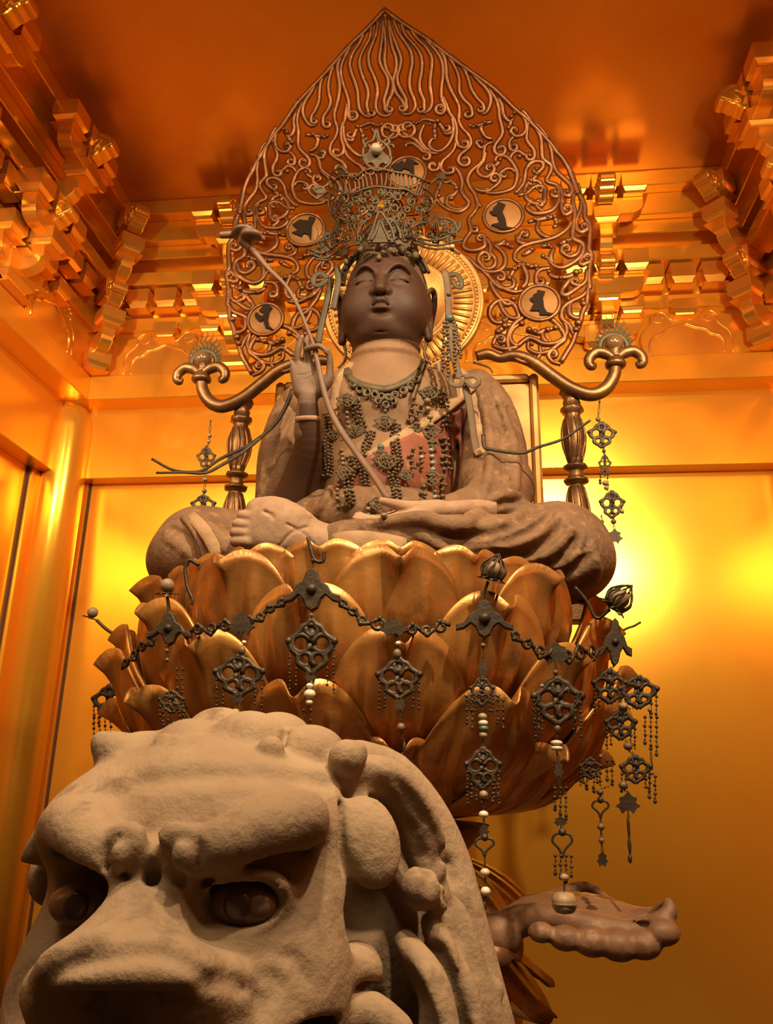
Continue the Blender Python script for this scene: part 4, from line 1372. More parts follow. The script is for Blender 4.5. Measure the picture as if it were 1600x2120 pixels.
# ================================================================ crown
M_CROWN = material('verdigris_bronze', (0.066, 0.052, 0.028), 0.55, 0.35, (0.095, 0.058, 0.028), 25, 0.2, 120, (0.045, 0.041, 0.025), 40, 0.55, 0.7)
crown = thing('crown', 'tall openwork bronze crown with scrolls, palmette and jewel on the statue head', 'crown', (SX, 2.66, 3.40))
CO = np.array([SX, 2.66, 3.40])
def crown_y(X, Z):
    dx = X-SX
    R = 0.19+0.10*max(0, Z-3.45)
    return 2.70-math.sqrt(max(0.0025, R*R-dx*dx)) if abs(dx) < R else 2.66
cpt = lambda x, y, off=0.0: at_surface(640+x*0.2, 260+y*0.2, lambda X, Z: crown_y(X, Z)+off, 8, 2.55)
def cput(name, V, F, mat=M_CROWN, parent=crown, smooth=True):
    return put(name, mesh_from(name, np.asarray(V)-CO, F, mat, smooth), parent)
CP = 2.52/F_PX*0.2
def ctube(flat, r, n=4, off=0.0, taper=False, flat_=0.55):
    P = spline([cpt(flat[i], flat[i+1], off) for i in range(0, len(flat), 2)], n)
    R = np.linspace(r, r*0.3, len(P)) if taper else r
    return tube(P, np.asarray(R)*CP, 6, HN, flat_)
# thin band just above the hair roll
P = spline([hd.ray(x, y)+np.array([0, -0.012, 0.012]) if hd.ray(x, y) is not None else at(x, y, 2.64) for x, y in ((712, 560), (724, 538), (748, 516), (775, 507), (800, 505), (830, 509), (855, 520), (876, 542), (888, 565))], 6)
cput('base_band', *tube(P, 0.007, 8, (0, -1, 0.3), 1.0))
# openwork: rings, arcs and leaves on the curved front
rings = [490,760,48,600,700,44,690,780,40,540,870,46,380,870,50,640,860,36,820,720,52,910,740,50,1060,790,46,880,860,52,960,930,44,900,970,40,1040,1010,48,440,1050,46,
         480,960,40,560,1010,34,1110,1120,44,980,1120,44,910,1080,36,380,1180,42,500,1170,46,330,1000,46,1130,870,44,1200,780,42,800,800,36,740,690,34,330,760,40,250,900,46,1180,980,42,
         1240,1130,40,1300,1040,40,1390,1010,42,1460,1090,40,1380,1120,38,1300,1190,42,1450,1180,36,180,1150,42,110,1230,40,240,1240,44,160,1300,40,70,1330,38,270,1130,36,300,1320,36,610,940,34,830,990,34,
         790,900,34,430,820,30,1010,870,36,700,900,30,1150,1040,36,420,960,34,1210,880,36,290,820,36,560,780,32,990,700,34]
for i in range(0, len(rings), 3):
    x, y, r = rings[i:i+3]
    s = 1 if (i//3) % 2 else -1
    fl = []
    for q in np.linspace(0, 1, 13):
        rr = r*(1-0.62*q)
        w = s*(0.6+q*8.2)+i
        fl += [x+rr*math.cos(w), y+rr*math.sin(w)]
    V, F = ctube(fl, 15, 2, -0.004*((i//3) % 3))
    m = MB().add(V, F)
    m.add(*ball(cpt(fl[-2], fl[-1], -0.006), 19*CP, 6, 5))
    cput('scroll', *ctube([v+(26 if j % 2 == 0 else -30) for j, v in enumerate(fl)], 12, 2, 0.028))
    cput('scroll', np.concatenate(m.V), m.F)
leaves = [[240,600,330,520,480,530,560,470,700,440,840,470,950,490,1060,510,1180,560,1260,590], [250,660,430,700,560,660,700,630,860,650,1000,660,1110,720,1190,700],
          [60,660,130,640,200,690,300,720,380,700], [30,640,90,700,180,690], [1250,600,1340,540,1400,590,1480,570], [1330,520,1360,580,1340,660], [230,640,210,560,250,480,330,430,400,500],
          [1180,640,1260,700,1300,780,1260,860,1180,900], [240,700,200,800,240,900,330,960,420,990], [380,1100,300,1060,270,980,320,900], [1060,1060,1140,1010,1220,1000,1300,940], [1240,990,1300,930,1320,890],
          [60,1380,200,1390,300,1330,420,1250,520,1220], [40,1330,150,1370,280,1310,380,1230], [20,1280,120,1320,250,1260,350,1180], [1080,1210,1200,1260,1330,1280,1440,1270,1560,1330], [1100,1180,1220,1230,1350,1240,1500,1200,1590,1180],
          [1120,1160,1250,1190,1400,1160,1540,1080,1560,980], [1540,1100,1500,1000,1420,960,1330,960], [600,1200,650,1090,690,970,730,890,790,960,840,1040,870,1120,880,1190], [640,1190,690,1100,730,980,770,1060,810,1140,830,1190],
          [560,330,600,400,680,460,760,450,830,390,850,320], [560,330,560,250,600,180,660,150,690,40], [840,330,830,250,790,190,730,150,700,40], [590,230,560,170,600,130], [780,210,830,170,800,120],
          [500,1180,520,1080,560,1010,620,960], [950,1180,930,1080,880,1000,820,960]]
for fl in leaves:
    cput('scroll', *ctube(fl, 19, 5, -0.008))
for q in np.linspace(0.03, 0.97, 22):     # comb of rays
    up_ = spline(np.array(leaves[0]).reshape(-1, 2), 6)
    lo_ = spline(np.array(leaves[1]).reshape(-1, 2), 6)
    p, r = up_[int(q*(len(up_)-1))], lo_[int(q*(len(lo_)-1))]
    cput('ray', *ctube([p[0], p[1], (p[0]+r[0])/2+10, (p[1]+r[1])/2, r[0], r[1]], 12, 3))
rng = random.Random(11)
for (x0, y0, x1, y1, n, up_) in ((30, 1180, 330, 1080, 13, 110), (1230, 1000, 1580, 1100, 14, 100), (420, 1120, 600, 1010, 6, 70), (900, 1020, 1100, 1120, 6, 70)):   # bristling stamens
    for k in range(n):
        t = (k+0.5)/n
        x, y = x0+(x1-x0)*t, y0+(y1-y0)*t
        dx = rng.uniform(-50, 50)
        cput('stamen', *ctube([x, y+60, x+dx*0.3, y, x+dx, y-up_*rng.uniform(0.6, 1.1)], 8, 3, -0.012, True))
# solid plates: palmette, jewel seat, side leaves
def cplate(name, flat, off=-0.008, th=0.008):
    P = [cpt(flat[i], flat[i+1], off) for i in range(0, len(flat), 2)]
    n = len(P)
    Q = [p+np.array([0, th, 0]) for p in P]
    F = [tuple(range(n)), tuple(range(2*n-1, n-1, -1))]+[(j, n+j, n+(j+1) % n, (j+1) % n) for j in range(n)]
    return cput(name, P+Q, F, M_CROWN, crown, False)
cplate('palmette', [600,1190,640,1150,600,1110,650,1130,680,1060,700,1010,730,1000,770,1040,790,1110,810,1140,860,1110,830,1160,880,1180,880,1205,600,1210])
cplate('jewel_seat', [555,330,600,290,620,250,650,300,720,310,760,260,800,300,845,330,835,380,790,400,770,380,730,400,700,450,670,400,650,380,600,385,565,400])
cplate('leaf', [310,400,350,410,400,460,390,500,330,500,280,560,300,480]); cplate('leaf', [1310,520,1350,480,1400,490,1420,550,1370,560,1350,640,1320,600])
cplate('leaf', [20,660,70,610,120,620,150,660,200,680,140,720,90,760,80,700]); cplate('leaf', [330,1290,370,1240,410,1280,390,1330,340,1350,300,1340]); cplate('leaf', [1110,1180,1160,1150,1200,1210,1190,1260,1140,1230])
jw = cput('jewel', *ball(cpt(690, 245, -0.02), 66*CP*1.15, 14, 10), material('grey_crystal', (0.30, 0.26, 0.19), 0.25, 0.0))
# drops on the forehead
for x, y, r in ((530, 1300, 46), (720, 1285, 42), (725, 1385, 36), (965, 1305, 50), (1100, 1365, 50), (390, 1425, 42)):
    q_ = hd.ray(640+x*0.2, 260+y*0.2)
    p = (q_ if q_ is not None else at(640+x*0.2, 260+y*0.2, 2.6))+np.array([0, -0.010, 0])
    cput('drop_cap', *lathe([(0.3*r*CP, -0.4*r*CP), (0.62*r*CP, 0.0), (0.5*r*CP, 0.5*r*CP), (0.15*r*CP, 0.8*r*CP)], 8, p+np.array([0, 0, 1.0*r*CP])), M_CROWN)
    cput('drop_bead', *ball(p, r*CP, 10, 8, (1, 1, 1.15)), M_HAIR)
for x, y in ((1480, 1255),):
    cput('pale_bead', *ball(cpt(x, y, -0.02), 34*CP, 10, 8), material('pale_bead', (0.5, 0.42, 0.28), 0.5))
# ---- ribbons and bead tassels hanging beside the ears
gz = lambda x, y, Y: at(640+x*0.2, 500+y*0.2, Y)
M_RIB2 = material('olive_ribbon', (0.050, 0.037, 0.018), 0.6, 0.2, (0.080, 0.056, 0.026), 12)
M_STRIP = material('dusty_grey_brown_ribbon', (0.17, 0.105, 0.058), 0.7, 0.1, (0.11, 0.068, 0.038), 12)
def ribbon(name, flat, Y0, Y1, w, parent=crown, mat=M_RIB2):
    k = len(flat)//2
    P = spline([gz(flat[2*i], flat[2*i+1], Y0+(Y1-Y0)*i/(k-1)) for i in range(k)], 5)
    V, F = tube(P, w, 8, (0.2, -1, 0), 0.22)
    return cput(name, V, F, mat, parent)
ribbon('ribbon', [230,380,190,600,130,850,90,1060], 2.66, 2.62, 0.0125)
ribbon('ribbon', [290,260,300,420,270,580,250,700], 2.62, 2.60, 0.012)
ribbon('bow', [190,380,120,330,50,370,50,440,110,450,180,400], 2.62, 2.62, 0.011)
ribbon('bow', [1430,350,1520,340,1570,400,1570,470,1520,460,1480,390], 2.62, 2.62, 0.010)
ribbon('ribbon', [1400,300,1430,450,1440,650,1450,900,1490,1150,1540,1350,1570,1400], 2.62, 2.55, 0.013, crown, M_STRIP)
ribbon('bow', [1570,1400,1490,1400,1470,1470,1560,1490,1600,1430], 2.50, 2.50, 0.009, crown, M_STRIP)
ribbon('bow', [1600,1400,1700,1390,1760,1440,1700,1500,1620,1440], 2.50, 2.50, 0.009, crown, M_STRIP)
ribbon('ribbon', [1600,1430,1660,1700,1700,2000,1740,2230], 2.52, 2.50, 0.013, crown, M_STRIP)
M_BEAD = material('dark_wood_bead', (0.095, 0.062, 0.035), 0.5, 0.0, (0.15, 0.10, 0.055), 60)
M_PALE = material('pale_glass_bead', (0.46, 0.38, 0.26), 0.4)
M_TURQ = material('turquoise_bead', (0.055, 0.16, 0.16), 0.25, 0.0, (0.09, 0.12, 0.07), 40)
cput('turquoise_bead', *ball(gz(1455, 800, 2.50), 0.0165, 14, 10), M_TURQ)
cput('bead', *ball(gz(1445, 545, 2.52), 0.0095, 10, 8), M_BEAD)
for x0, x1, y1 in ((1395, 1385, 1330), (1430, 1440, 1390), (1500, 1510, 1370), (1505, 1570, 1200)):
    m = MB()
    for k in range(15):
        t = k/14
        m.add(*ball(gz(x0+(x1-x0)*t+6*math.sin(k*2.1), 840+(y1-840)*t, 2.49), 0.0062+0.0012*(k % 2), 7, 5))
    cput('bead_tassel', np.concatenate(m.V), m.F, M_BEAD)

# ================================================================ lotus sceptre held in the raised hand
M_STEM = material('brown_lacquer_stem', (0.20, 0.115, 0.075), 0.5, 0.0, (0.15, 0.085, 0.055), 8, 0.1, 80)
sc = thing('lotus_sceptre', 'long curved wooden stem with a flat flower head held by the raised hand', 'sceptre', tuple(at(800, 1030, 2.24)))
SO = at(800, 1030, 2.24)
pts = [(512, 505, 2.40, .010), (530, 525, 2.40, .0105), (556, 556, 2.395, .0085), (590, 590, 2.39, .0070), (615, 630, 2.385, .0066), (634, 675, 2.378, .0066), (648, 712, 2.374, .0070), (656, 745, 2.372, .0085), (668, 800, 2.365, .0095),
       (684, 850, 2.355, .0100), (705, 890, 2.34, .0105), (740, 940, 2.31, .0105), (775, 988, 2.27, .0105), (804, 1034, 2.225, .0105)]
P = spline([np.append(at(x, y, Y), r) for x, y, Y, r in pts], 6)
V, F = tube(P[:, :3], P[:, 3], 10, (0, -1, 0), 0.65)
put('stem', mesh_from('stem', V-SO, F, M_STEM), sc)
fd = Field(at(440, 540, 2.3)+np.array([-.02, -.06, -.05]), at(570, 460, 2.5)+np.array([.02, .06, .05]), 0.003)
fd.ell(at(508, 486, 2.40), (0.050, 0.055, 0.019), 0.0)
fd.ell(at(520, 487, 2.37), (0.040, 0.030, 0.016), 0.012)
fd.tube([at(476, 486, 2.40), at(458, 487, 2.40)], [0.014, 0.0125], 0.01)
fd.tube([at(536, 492, 2.39), at(544, 494, 2.385)], [0.012, 0.010], 0.01)
fd.tube([at(505, 500, 2.395), at(514, 512, 2.40)], [0.022, 0.012], 0.012)
fd.ell(at(515, 493, 2.335), (0.034, 0.016, 0.010), 0.006, sub=True)
V, F = fd.mesh()
put('flower_head', mesh_from('flower_head', smooth_verts(V, F, 1)-SO, F, M_STEM), sc)
# ================================================================ lion
M_STONE = material('dusty_clay_lion', (0.325, 0.222, 0.137), 0.85, 0.0, (0.235, 0.155, 0.092), 7, 0.40, 60, (0.15, 0.09, 0.05), 16, 0.56, 0.70, detail=8)
M_EYE = material('dark_painted_eye', (0.11, 0.055, 0.04), 0.3, 0.0, (0.17, 0.10, 0.07), 30)
lion = thing('lion_statue', 'large pale clay lion with heavy brows, in front of the lotus seat', 'lion', (SX, 1.9, 0.0))
LO = np.array([SX, 1.9, 0.0])
ln = Field((-0.80, 0.58, 1.00), (0.24, 1.62, 1.72), 0.0042)
Pz = at
def T(pts, k=0.02, sub=False, sm=3, squash=None):
    """tube through (px, py, Y, r)"""
    ln.tube([Pz(x, y, Y) for x, y, Y, r in pts], [r for *_, r in pts], k, sub, sm, squash)
def E(x, y, Y, r, k=0.02, sub=False, R=None):
    ln.ell(Pz(x, y, Y), r, k, R, sub)
# masses
E(470, 1760, 1.10, (0.195, 0.22, 0.150), 0.0)
E(430, 1690, 0.985, (0.160, 0.125, 0.082), 0.05)
E(500, 1705, 0.955, (0.100, 0.085, 0.050), 0.04)
E(220, 1720, 0.955, (0.070, 0.085, 0.050), 0.04)
E(440, 1960, 1.02, (0.175, 0.17, 0.17), 0.06)
E(730, 1910, 1.30, (0.16, 0.24, 0.24), 0.05)
E(310, 1880, 1.25, (0.11, 0.20, 0.20), 0.05)
ln.ell((SX, 1.35, 1.12), (0.26, 0.25, 0.30), 0.08)
# muzzle
T([(345, 1800, 0.90, .040), (320, 1880, 0.86, .055), (285, 1960, 0.83, .062), (265, 2015, 0.81, .058)], 0.05)
E(258, 2026, 0.765, (0.084, 0.048, 0.042), 0.020)
E(262, 2112, 0.755, (0.085, 0.045, 0.028), 0.030, True)
E(140, 2045, 0.805, (0.040, 0.045, 0.032), 0.02)
E(400, 2050, 0.80, (0.042, 0.045, 0.034), 0.02)
E(330, 2190, 0.86, (0.15, 0.10, 0.06), 0.04)
E(560, 2040, 0.92, (0.085, 0.09, 0.10), 0.05)
E(150, 2055, 0.95, (0.06, 0.09, 0.085), 0.05)
E(600, 1900, 0.96, (0.06, 0.07, 0.10), 0.05)
# sockets
E(520, 1845, 0.835, (0.050, 0.040, 0.032), 0.025, True)
E(165, 1860, 0.845, (0.050, 0.050, 0.036), 0.025, True)
# brows
T([(368, 1776, 0.828, .018), (405, 1766, 0.822, .022), (470, 1745, 0.824, .027), (545, 1718, 0.842, .030), (606, 1700, 0.868, .030), (638, 1698, 0.888, .022)], 0.028)
T([(262, 1778, 0.828, .016), (232, 1782, 0.822, .022), (196, 1755, 0.824, .028), (165, 1724, 0.842, .030), (140, 1706, 0.868, .026), (128, 1708, 0.89, .018)], 0.028)
T([(455, 1803, 0.845, .004), (490, 1795, 0.84, .013), (540, 1778, 0.848, .019), (618, 1756, 0.885, .012)], 0.010, True)
T([(245, 1822, 0.83, .014), (205, 1806, 0.832, .020), (165, 1772, 0.848, .020), (136, 1750, 0.885, .012)], 0.010, True)
E(170, 1850, 0.85, (0.055, 0.065, 0.036), 0.02, True)
# frown knots between the brows
for x, s in ((252, 1), (378, -1)):
    E(x, 1764, 0.803, (0.0135, 0.015, 0.018), 0.004)
    T([(x-30*s, 1795, .803, .005), (x-33*s, 1765, .798, .006), (x-20*s, 1738, .797, .006), (x+8*s, 1730, .797, .006), (x+28*s, 1750, .798, .006), (x+26*s, 1792, .803, .007), (x+6*s, 1820, .815, .007)], 0.005, True)
    T([(x-10*s, 1722, .81, .008), (x+22*s, 1722, .808, .010), (x+42*s, 1750, .808, .011), (x+38*s, 1790, .815, .011), (x+20*s, 1822, .835, .010)], 0.010)
T([(318, 1735, .81, .006), (316, 1780, .80, .008), (318, 1825, .82, .008)], 0.010, True)
E(632, 1694, 0.868, (0.024, 0.026, 0.026), 0.010)
# lids
T([(412, 1895, .858, .006), (440, 1862, .840, .012), (500, 1838, .834, .016), (560, 1836, .846, .015), (598, 1852, .872, .008)], 0.012)
T([(412, 1897, .858, .006), (460, 1918, .843, .010), (530, 1914, .843, .010), (590, 1872, .866, .008)], 0.010)
E(505, 1870, 0.838, (0.040, 0.024, 0.0215), 0.006, True)
T([(430, 1860, .830, .003), (470, 1836, .822, .003), (520, 1826, .822, .003), (575, 1830, .838, .003)], 0.004, True)
T([(592, 1850, .885, .006), (640, 1815, .91, .004)], 0.010, True)
T([(630, 1880, .91, .008), (600, 1940, .90, .012), (540, 1975, .885, .010)], 0.018, True)
# temple ridge, hollow behind the cheek
T([(655, 1640, .955, .022), (672, 1740, .945, .022), (668, 1860, .94, .022), (645, 1990, .93, .025), (610, 2090, .91, .03)], 0.03)
E(745, 1890, 1.00, (0.034, 0.08, 0.052), 0.02, True)
E(720, 1960, 0.99, (0.024, 0.06, 0.03), 0.02, True)
# ear, hood over it
E(745, 1740, 1.03, (0.05, 0.05, 0.055), 0.012, True)
T([(732, 1685, .980, .026), (748, 1715, .962, .036), (762, 1752, .950, .037), (775, 1785, .945, .028), (782, 1800, .944, .018)], 0.004, squash=((0.3, -0.95, 0), 2.2))
T([(775, 1740, .930, .004), (792, 1780, .925, .006), (800, 1815, .925, .007)], 0.008, True)
T([(700, 1668, .945, .005), (698, 1720, .935, .007), (706, 1775, .93, .008), (725, 1815, .93, .008)], 0.008, True)
T([(690, 1634, 0.985, .020), (735, 1608, 1.00, .024), (800, 1618, 1.03, .028), (850, 1680, 1.06, .030), (880, 1760, 1.08, .028), (888, 1800, 1.08, .022)], 0.014)
T([(700, 1650, 0.965, .007), (760, 1640, 0.975, .008), (815, 1668, 0.99, .010), (840, 1730, 1.01, .011), (848, 1800, 1.02, .010)], 0.008, True)
E(872, 1838, 1.03, (0.025, 0.026, 0.025), 0.006)
E(908, 1862, 1.05, (0.014, 0.018, 0.018), 0.005)
T([(890, 1890, 1.07, .020), (850, 1930, 1.05, .016), (790, 1900, 1.05, .012)], 0.012, True)
# mane strands
T([(742, 1590, 1.10, .036), (800, 1620, 1.13, .042), (858, 1695, 1.16, .046), (902, 1785, 1.17, .046), (932, 1885, 1.16, .044), (962, 1995, 1.15, .042), (990, 2105, 1.14, .042), (1010, 2240, 1.14, .05)], 0.012)
T([(905, 1850, 1.09, .020), (940, 1920, 1.085, .024), (968, 2010, 1.08, .024), (1000, 2110, 1.08, .026), (1030, 2220, 1.09, .03)], 0.008)
T([(890, 1910, 1.05, .012), (925, 1985, 1.045, .020), (955, 2070, 1.04, .022), (975, 2180, 1.04, .024)], 0.008)
T([(905, 1975, 1.03, .012), (932, 2060, 1.02, .016), (950, 2160, 1.02, .018)], 0.008, True)
T([(840, 1950, 1.03, .014), (885, 2030, 1.00, .022), (905, 2120, 0.99, .024), (910, 2220, 0.99, .03)], 0.010)
T([(800, 1980, 1.0, .012), (850, 2060, .985, .018), (870, 2140, .97, .02)], 0.010, True)
T([(1000, 2030, 1.10, .012), (1020, 2050, 1.09, .014)], 0.008)
# corner of the mouth
E(735, 2012, 0.955, (0.030, 0.034, 0.030), 0.014)
E(752, 2068, 0.94, (0.020, 0.032, 0.018), 0.010, True)
T([(700, 2105, .93, .022), (770, 2100, .935, .020), (815, 2140, .94, .022)], 0.012)
T([(690, 2000, .94, .014), (660, 2060, .925, .018), (600, 2110, .90, .016)], 0.016)
E(590, 2118, 0.88, (0.05, 0.05, 0.016), 0.012, True)
# crest of curls on the crown of the head
E(395, 1548, 1.02, (0.045, 0.045, 0.036), 0.014)
E(515, 1540, 1.01, (0.050, 0.050, 0.040), 0.012)
E(640, 1562, 1.02, (0.046, 0.046, 0.036), 0.012)
E(300, 1572, 1.03, (0.05, 0.05, 0.035), 0.016)
E(455, 1520, 1.08, (0.045, 0.05, 0.035), 0.012); E(575, 1530, 1.08, (0.045, 0.05, 0.035), 0.012)
for x, y, Y, r in ((560, 1554, .950, .0165), (342, 1548, .955, .0165), (716, 1570, .965, .021), (736, 1560, .975, .015)):
    E(x, y, Y, (r, r, r*1.05), 0.004)
T([(700, 1600, 1.0, .018), (715, 1580, .98, .015)], 0.012)
T([(300, 1580, 1.0, .026), (245, 1560, .985, .026), (215, 1540, .98, .016), (206, 1528, .98, .008)], 0.012)
T([(440, 1590, .975, .004), (446, 1545, .985, .005), (462, 1515, 1.0, .005)], 0.006, True)
T([(575, 1590, .975, .004), (585, 1550, .985, .005), (592, 1520, 1.0, .005)], 0.006, True)
T([(330, 1590, .98, .004), (340, 1560, .985, .004), (360, 1530, .99, .004)], 0.006, True)
P = ln.trace([240, 1640, 300, 1612, 420, 1602, 560, 1602, 680, 1620], 0.0, 3)
ln.tube(P, 0.004, 0.022, True)
# left ear and mane
T([(205, 1665, .955, .026), (158, 1700, .955, .034), (105, 1745, .96, .024), (56, 1774, .965, .008)], 0.010)
T([(175, 1712, .925, .004), (140, 1735, .925, .004), (105, 1760, .935, .003)], 0.008, True)
E(112, 1812, 1.01, (0.030, 0.03, 0.035), 0.008)
T([(280, 1600, 1.12, .038), (235, 1665, 1.14, .040), (205, 1770, 1.16, .042), (165, 1890, 1.16, .046), (120, 2010, 1.16, .05), (75, 2140, 1.16, .055), (55, 2250, 1.16, .06)], 0.015)
E(205, 1615, 1.03, (0.018, 0.02, 0.018), 0.006)
T([(190, 1880, .92, .012), (150, 1960, .90, .016), (105, 2010, .89, .016), (75, 2060, .90, .02)], 0.016)
# creases of the nose and cheeks
for flat, r in (([85, 2040, 130, 2005, 190, 1985, 300, 1972, 370, 1985, 430, 2020], -.006), ([420, 2040, 470, 2030, 520, 2050, 545, 2100], -.006), ([540, 2020, 575, 2035, 560, 2070], -.005), ([560, 1960, 610, 1985, 640, 2030], -.005),
                ([440, 1930, 520, 1960, 590, 1960], .008), ([90, 1985, 150, 1960, 210, 1940, 270, 1890], .010), ([480, 1985, 500, 2040, 500, 2090], .006)):
    P = ln.trace(flat, 0.003 if r > 0 else 0.0, 3)
    ln.tube(P, abs(r)*np.sin(np.linspace(0.3, 2.84, len(P))), 0.010, r < 0)
for flat in ([775, 1606, 835, 1650, 885, 1740, 922, 1850, 955, 1970, 980, 2090], [760, 1622, 812, 1655, 862, 1745, 900, 1850], [820, 1612, 880, 1690, 925, 1790, 957, 1900, 985, 2010]):
    P = ln.trace(flat, 0.0, 4)
    ln.tube(P, 0.0045*np.sin(np.linspace(0.2, 2.94, len(P)))+0.001, 0.012, True)
lion_head_f = ln.f
V1, F1 = ln.mesh()
V1 = smooth_verts(V1, F1, 2, 0.5)
# body that carries the seat (behind and below the head)
lb = Field((-0.85, 1.2, 0.02), (0.20, 3.75, 1.35), 0.014)
lb.ell((SX, 2.45, 0.71), (0.36, 1.0, 0.25), 0.0)
lb.ell((SX, 1.62, 0.85), (0.36, 0.30, 0.36), 0.1)
lb.ell((SX, 1.45, 1.05), (0.31, 0.24, 0.28), 0.1)
for sx in (-1, 1):
    lb.tube([(SX+sx*0.24, 1.62, 0.75), (SX+sx*0.26, 1.58, 0.40), (SX+sx*0.26, 1.62, 0.12)], [0.16, 0.12, 0.10], 0.06, sm=3)
    lb.ell((SX+sx*0.26, 1.53, 0.10), (0.13, 0.18, 0.085), 0.04)
    lb.tube([(SX+sx*0.25, 3.15, 0.78), (SX+sx*0.29, 3.05, 0.48), (SX+sx*0.28, 3.28, 0.30), (SX+sx*0.28, 3.22, 0.12)], [0.22, 0.16, 0.10, 0.10], 0.06, sm=3)
    lb.ell((SX+sx*0.28, 3.12, 0.10), (0.13, 0.18, 0.085), 0.04)
lb.tube([(SX, 3.35, 0.95), (SX, 3.55, 1.15), (SX, 3.55, 1.28)], [0.07, 0.10, 0.05], 0.05, sm=3)
V2, F2 = lb.mesh()
V2 = smooth_verts(V2, F2, 2)
put('body', mesh_from('body', np.vstack([V1, V2])-LO, np.vstack([F1, F2+len(V1)]), M_STONE), lion)
for x, Y, y in ((505, 0.856, 1870), (170, 0.874, 1872)):
    c = at(x, y, Y)
    e = put('eye', mesh_from('eye', *ball(c-LO, 0.026, 20, 14, (1.35, 0.9, 0.85))), lion)
    e.data.materials.append(M_EYE)
    c2 = at(x-14, y+4, Y-0.022)
    p = put('pupil', mesh_from('pupil', *ball(c2-LO, 0.014, 14, 10, (1.0, 0.35, 1.0)), material('dark_pupil', (0.055, 0.026, 0.02), 0.3)), e)

# ================================================================ curled leaf low on the right
M_LEAF = material('dusty_red_leaf', (0.22, 0.115, 0.06), 0.6, 0.15, (0.15, 0.07, 0.035), 7, 0.25, 50, (0.30, 0.17, 0.09), 12, 0.55, 0.7)
leaf = thing('curled_leaf', 'dusty carved leaf with curled tip and scalloped underside at the lower right', 'leaf', tuple(at(1100, 1990, 2.1)))
FLO = at(1100, 1990, 2.1)
lf = Field(at(880, 2020, 1.95)+np.array([0, -0.1, -0.05]), at(1440, 1780, 2.25)+np.array([0.03, 0.1, 0.03]), 0.0055)
def TL(pts, k=0.015, sub=False, squash=None):
    lf.tube([at(x, y, Y) for x, y, Y, r in pts], [r for *_, r in pts], k, sub, 3, squash)
TL([(985, 1960, 2.20, .045), (1060, 1915, 2.15, .035), (1130, 1900, 2.1, .030), (1210, 1915, 2.07, .030), (1290, 1930, 2.05, .030), (1350, 1920, 2.04, .026), (1385, 1890, 2.04, .018), (1384, 1866, 2.05, .009)], 0.02)
TL([(1080, 1915, 2.2, .012), (1120, 1870, 2.24, .014), (1170, 1845, 2.27, .014), (1215, 1835, 2.28, .012), (1255, 1862, 2.27, .012), (1300, 1895, 2.2, .012), (1345, 1893, 2.12, .012), (1380, 1870, 2.06, .009)], 0.01)
lf.ell(at(1185, 1880, 2.19), (0.13, 0.075, 0.036), 0.03)
lf.ell(at(1260, 1905, 2.14), (0.12, 0.06, 0.03), 0.03)
lf.ell(at(1120, 1895, 2.18), (0.09, 0.06, 0.03), 0.03)
for x, y, r in ((1120, 1930, .022), (1170, 1942, .027), (1225, 1950, .031), (1280, 1957, .033), (1330, 1955, .031), (1372, 1930, .028)):
    lf.ell(at(x, y, 2.02), (r*1.35, r*1.2, r), 0.006)
lf.ell(at(1035, 1935, 2.12), (0.05, 0.05, 0.05), 0.01)
TL([(1110, 1905, 2.10, .008), (1190, 1900, 2.08, .010), (1270, 1915, 2.06, .010), (1340, 1918, 2.03, .008)], 0.016, True)
V, F = lf.mesh()
put('leaf_blade', mesh_from('leaf_blade', smooth_verts(V, F, 1)-FLO, F, M_LEAF), leaf)
put('stalk', mesh_from('stalk', *tube(spline([at(1000, 1965, 2.22)-FLO, at(950, 1990, 2.27)-FLO, at(905, 2010, 2.32)-FLO], 6), 0.035, 10), M_LEAF), leaf)
# ================================================================ necklaces and bead strands on the chest
M_ORN = material('dull_olive_bronze', (0.135, 0.105, 0.058), 0.55, 0.3, (0.09, 0.065, 0.035), 30, 0.2, 120)
M_DORN = material('dark_bronze_ornament', (0.062, 0.042, 0.024), 0.5, 0.4, (0.035, 0.024, 0.015), 25, 0.2, 100)
M_BLUE = material('pale_blue_bead', (0.27, 0.29, 0.27), 0.35)
M_WHITE = material('white_glass_bead', (0.58, 0.50, 0.38), 0.4)
M_TAN = material('tan_bead', (0.30, 0.205, 0.12), 0.55, 0, (0.22, 0.145, 0.08), 60)
def chest_pt(x, y, lift=0.012):
    best = None
    for f in (ch, inner, rb):
        p = f.ray(x, y)
        if p is not None and (best is None or p[1] < best[1]):
            best = p
    if best is None:
        best = at(x, y, 2.45)
    d = best-EYE
    return best-d/np.linalg.norm(d)*lift
kz = lambda x, y: (660+x*0.25, 720+y*0.25)
KP = 2.45/F_PX*0.25*1.12
def ring_tube(x, y, r, w, turns=1.3, ph=0.0):
    P = []
    for q in np.linspace(0, 1, 15):
        a = ph+q*turns*2*math.pi
        rr = r*(1-0.45*q)
        P.append(chest_pt(*kz(x+rr*math.cos(a), y+rr*math.sin(a)), 0.014))
    return tube(spline(P, 2), w, 6, HN, 0.7)
neck = thing('necklace', 'scrolled green-bronze collar necklace with central pendant on the bare chest', 'necklace', tuple(chest_pt(795, 806)))
NO = np.array(neck.location)
def nput(name, V, F, mat, parent=neck, smooth=True, o=None):
    return put(name, mesh_from(name, np.asarray(V)-(NO if o is None else o), F, mat, smooth), parent)
arc = [(230, 175), (262, 250), (330, 300), (430, 330), (540, 345), (640, 320), (740, 270), (820, 200), (862, 138)]
P = spline([chest_pt(*kz(*p), 0.012) for p in arc], 6)
nput('collar', *tube(P, 0.0125, 8, HN, 0.5), M_ORN)
P2 = spline([chest_pt(*kz(x, y-26), 0.014) for x, y in arc], 6)
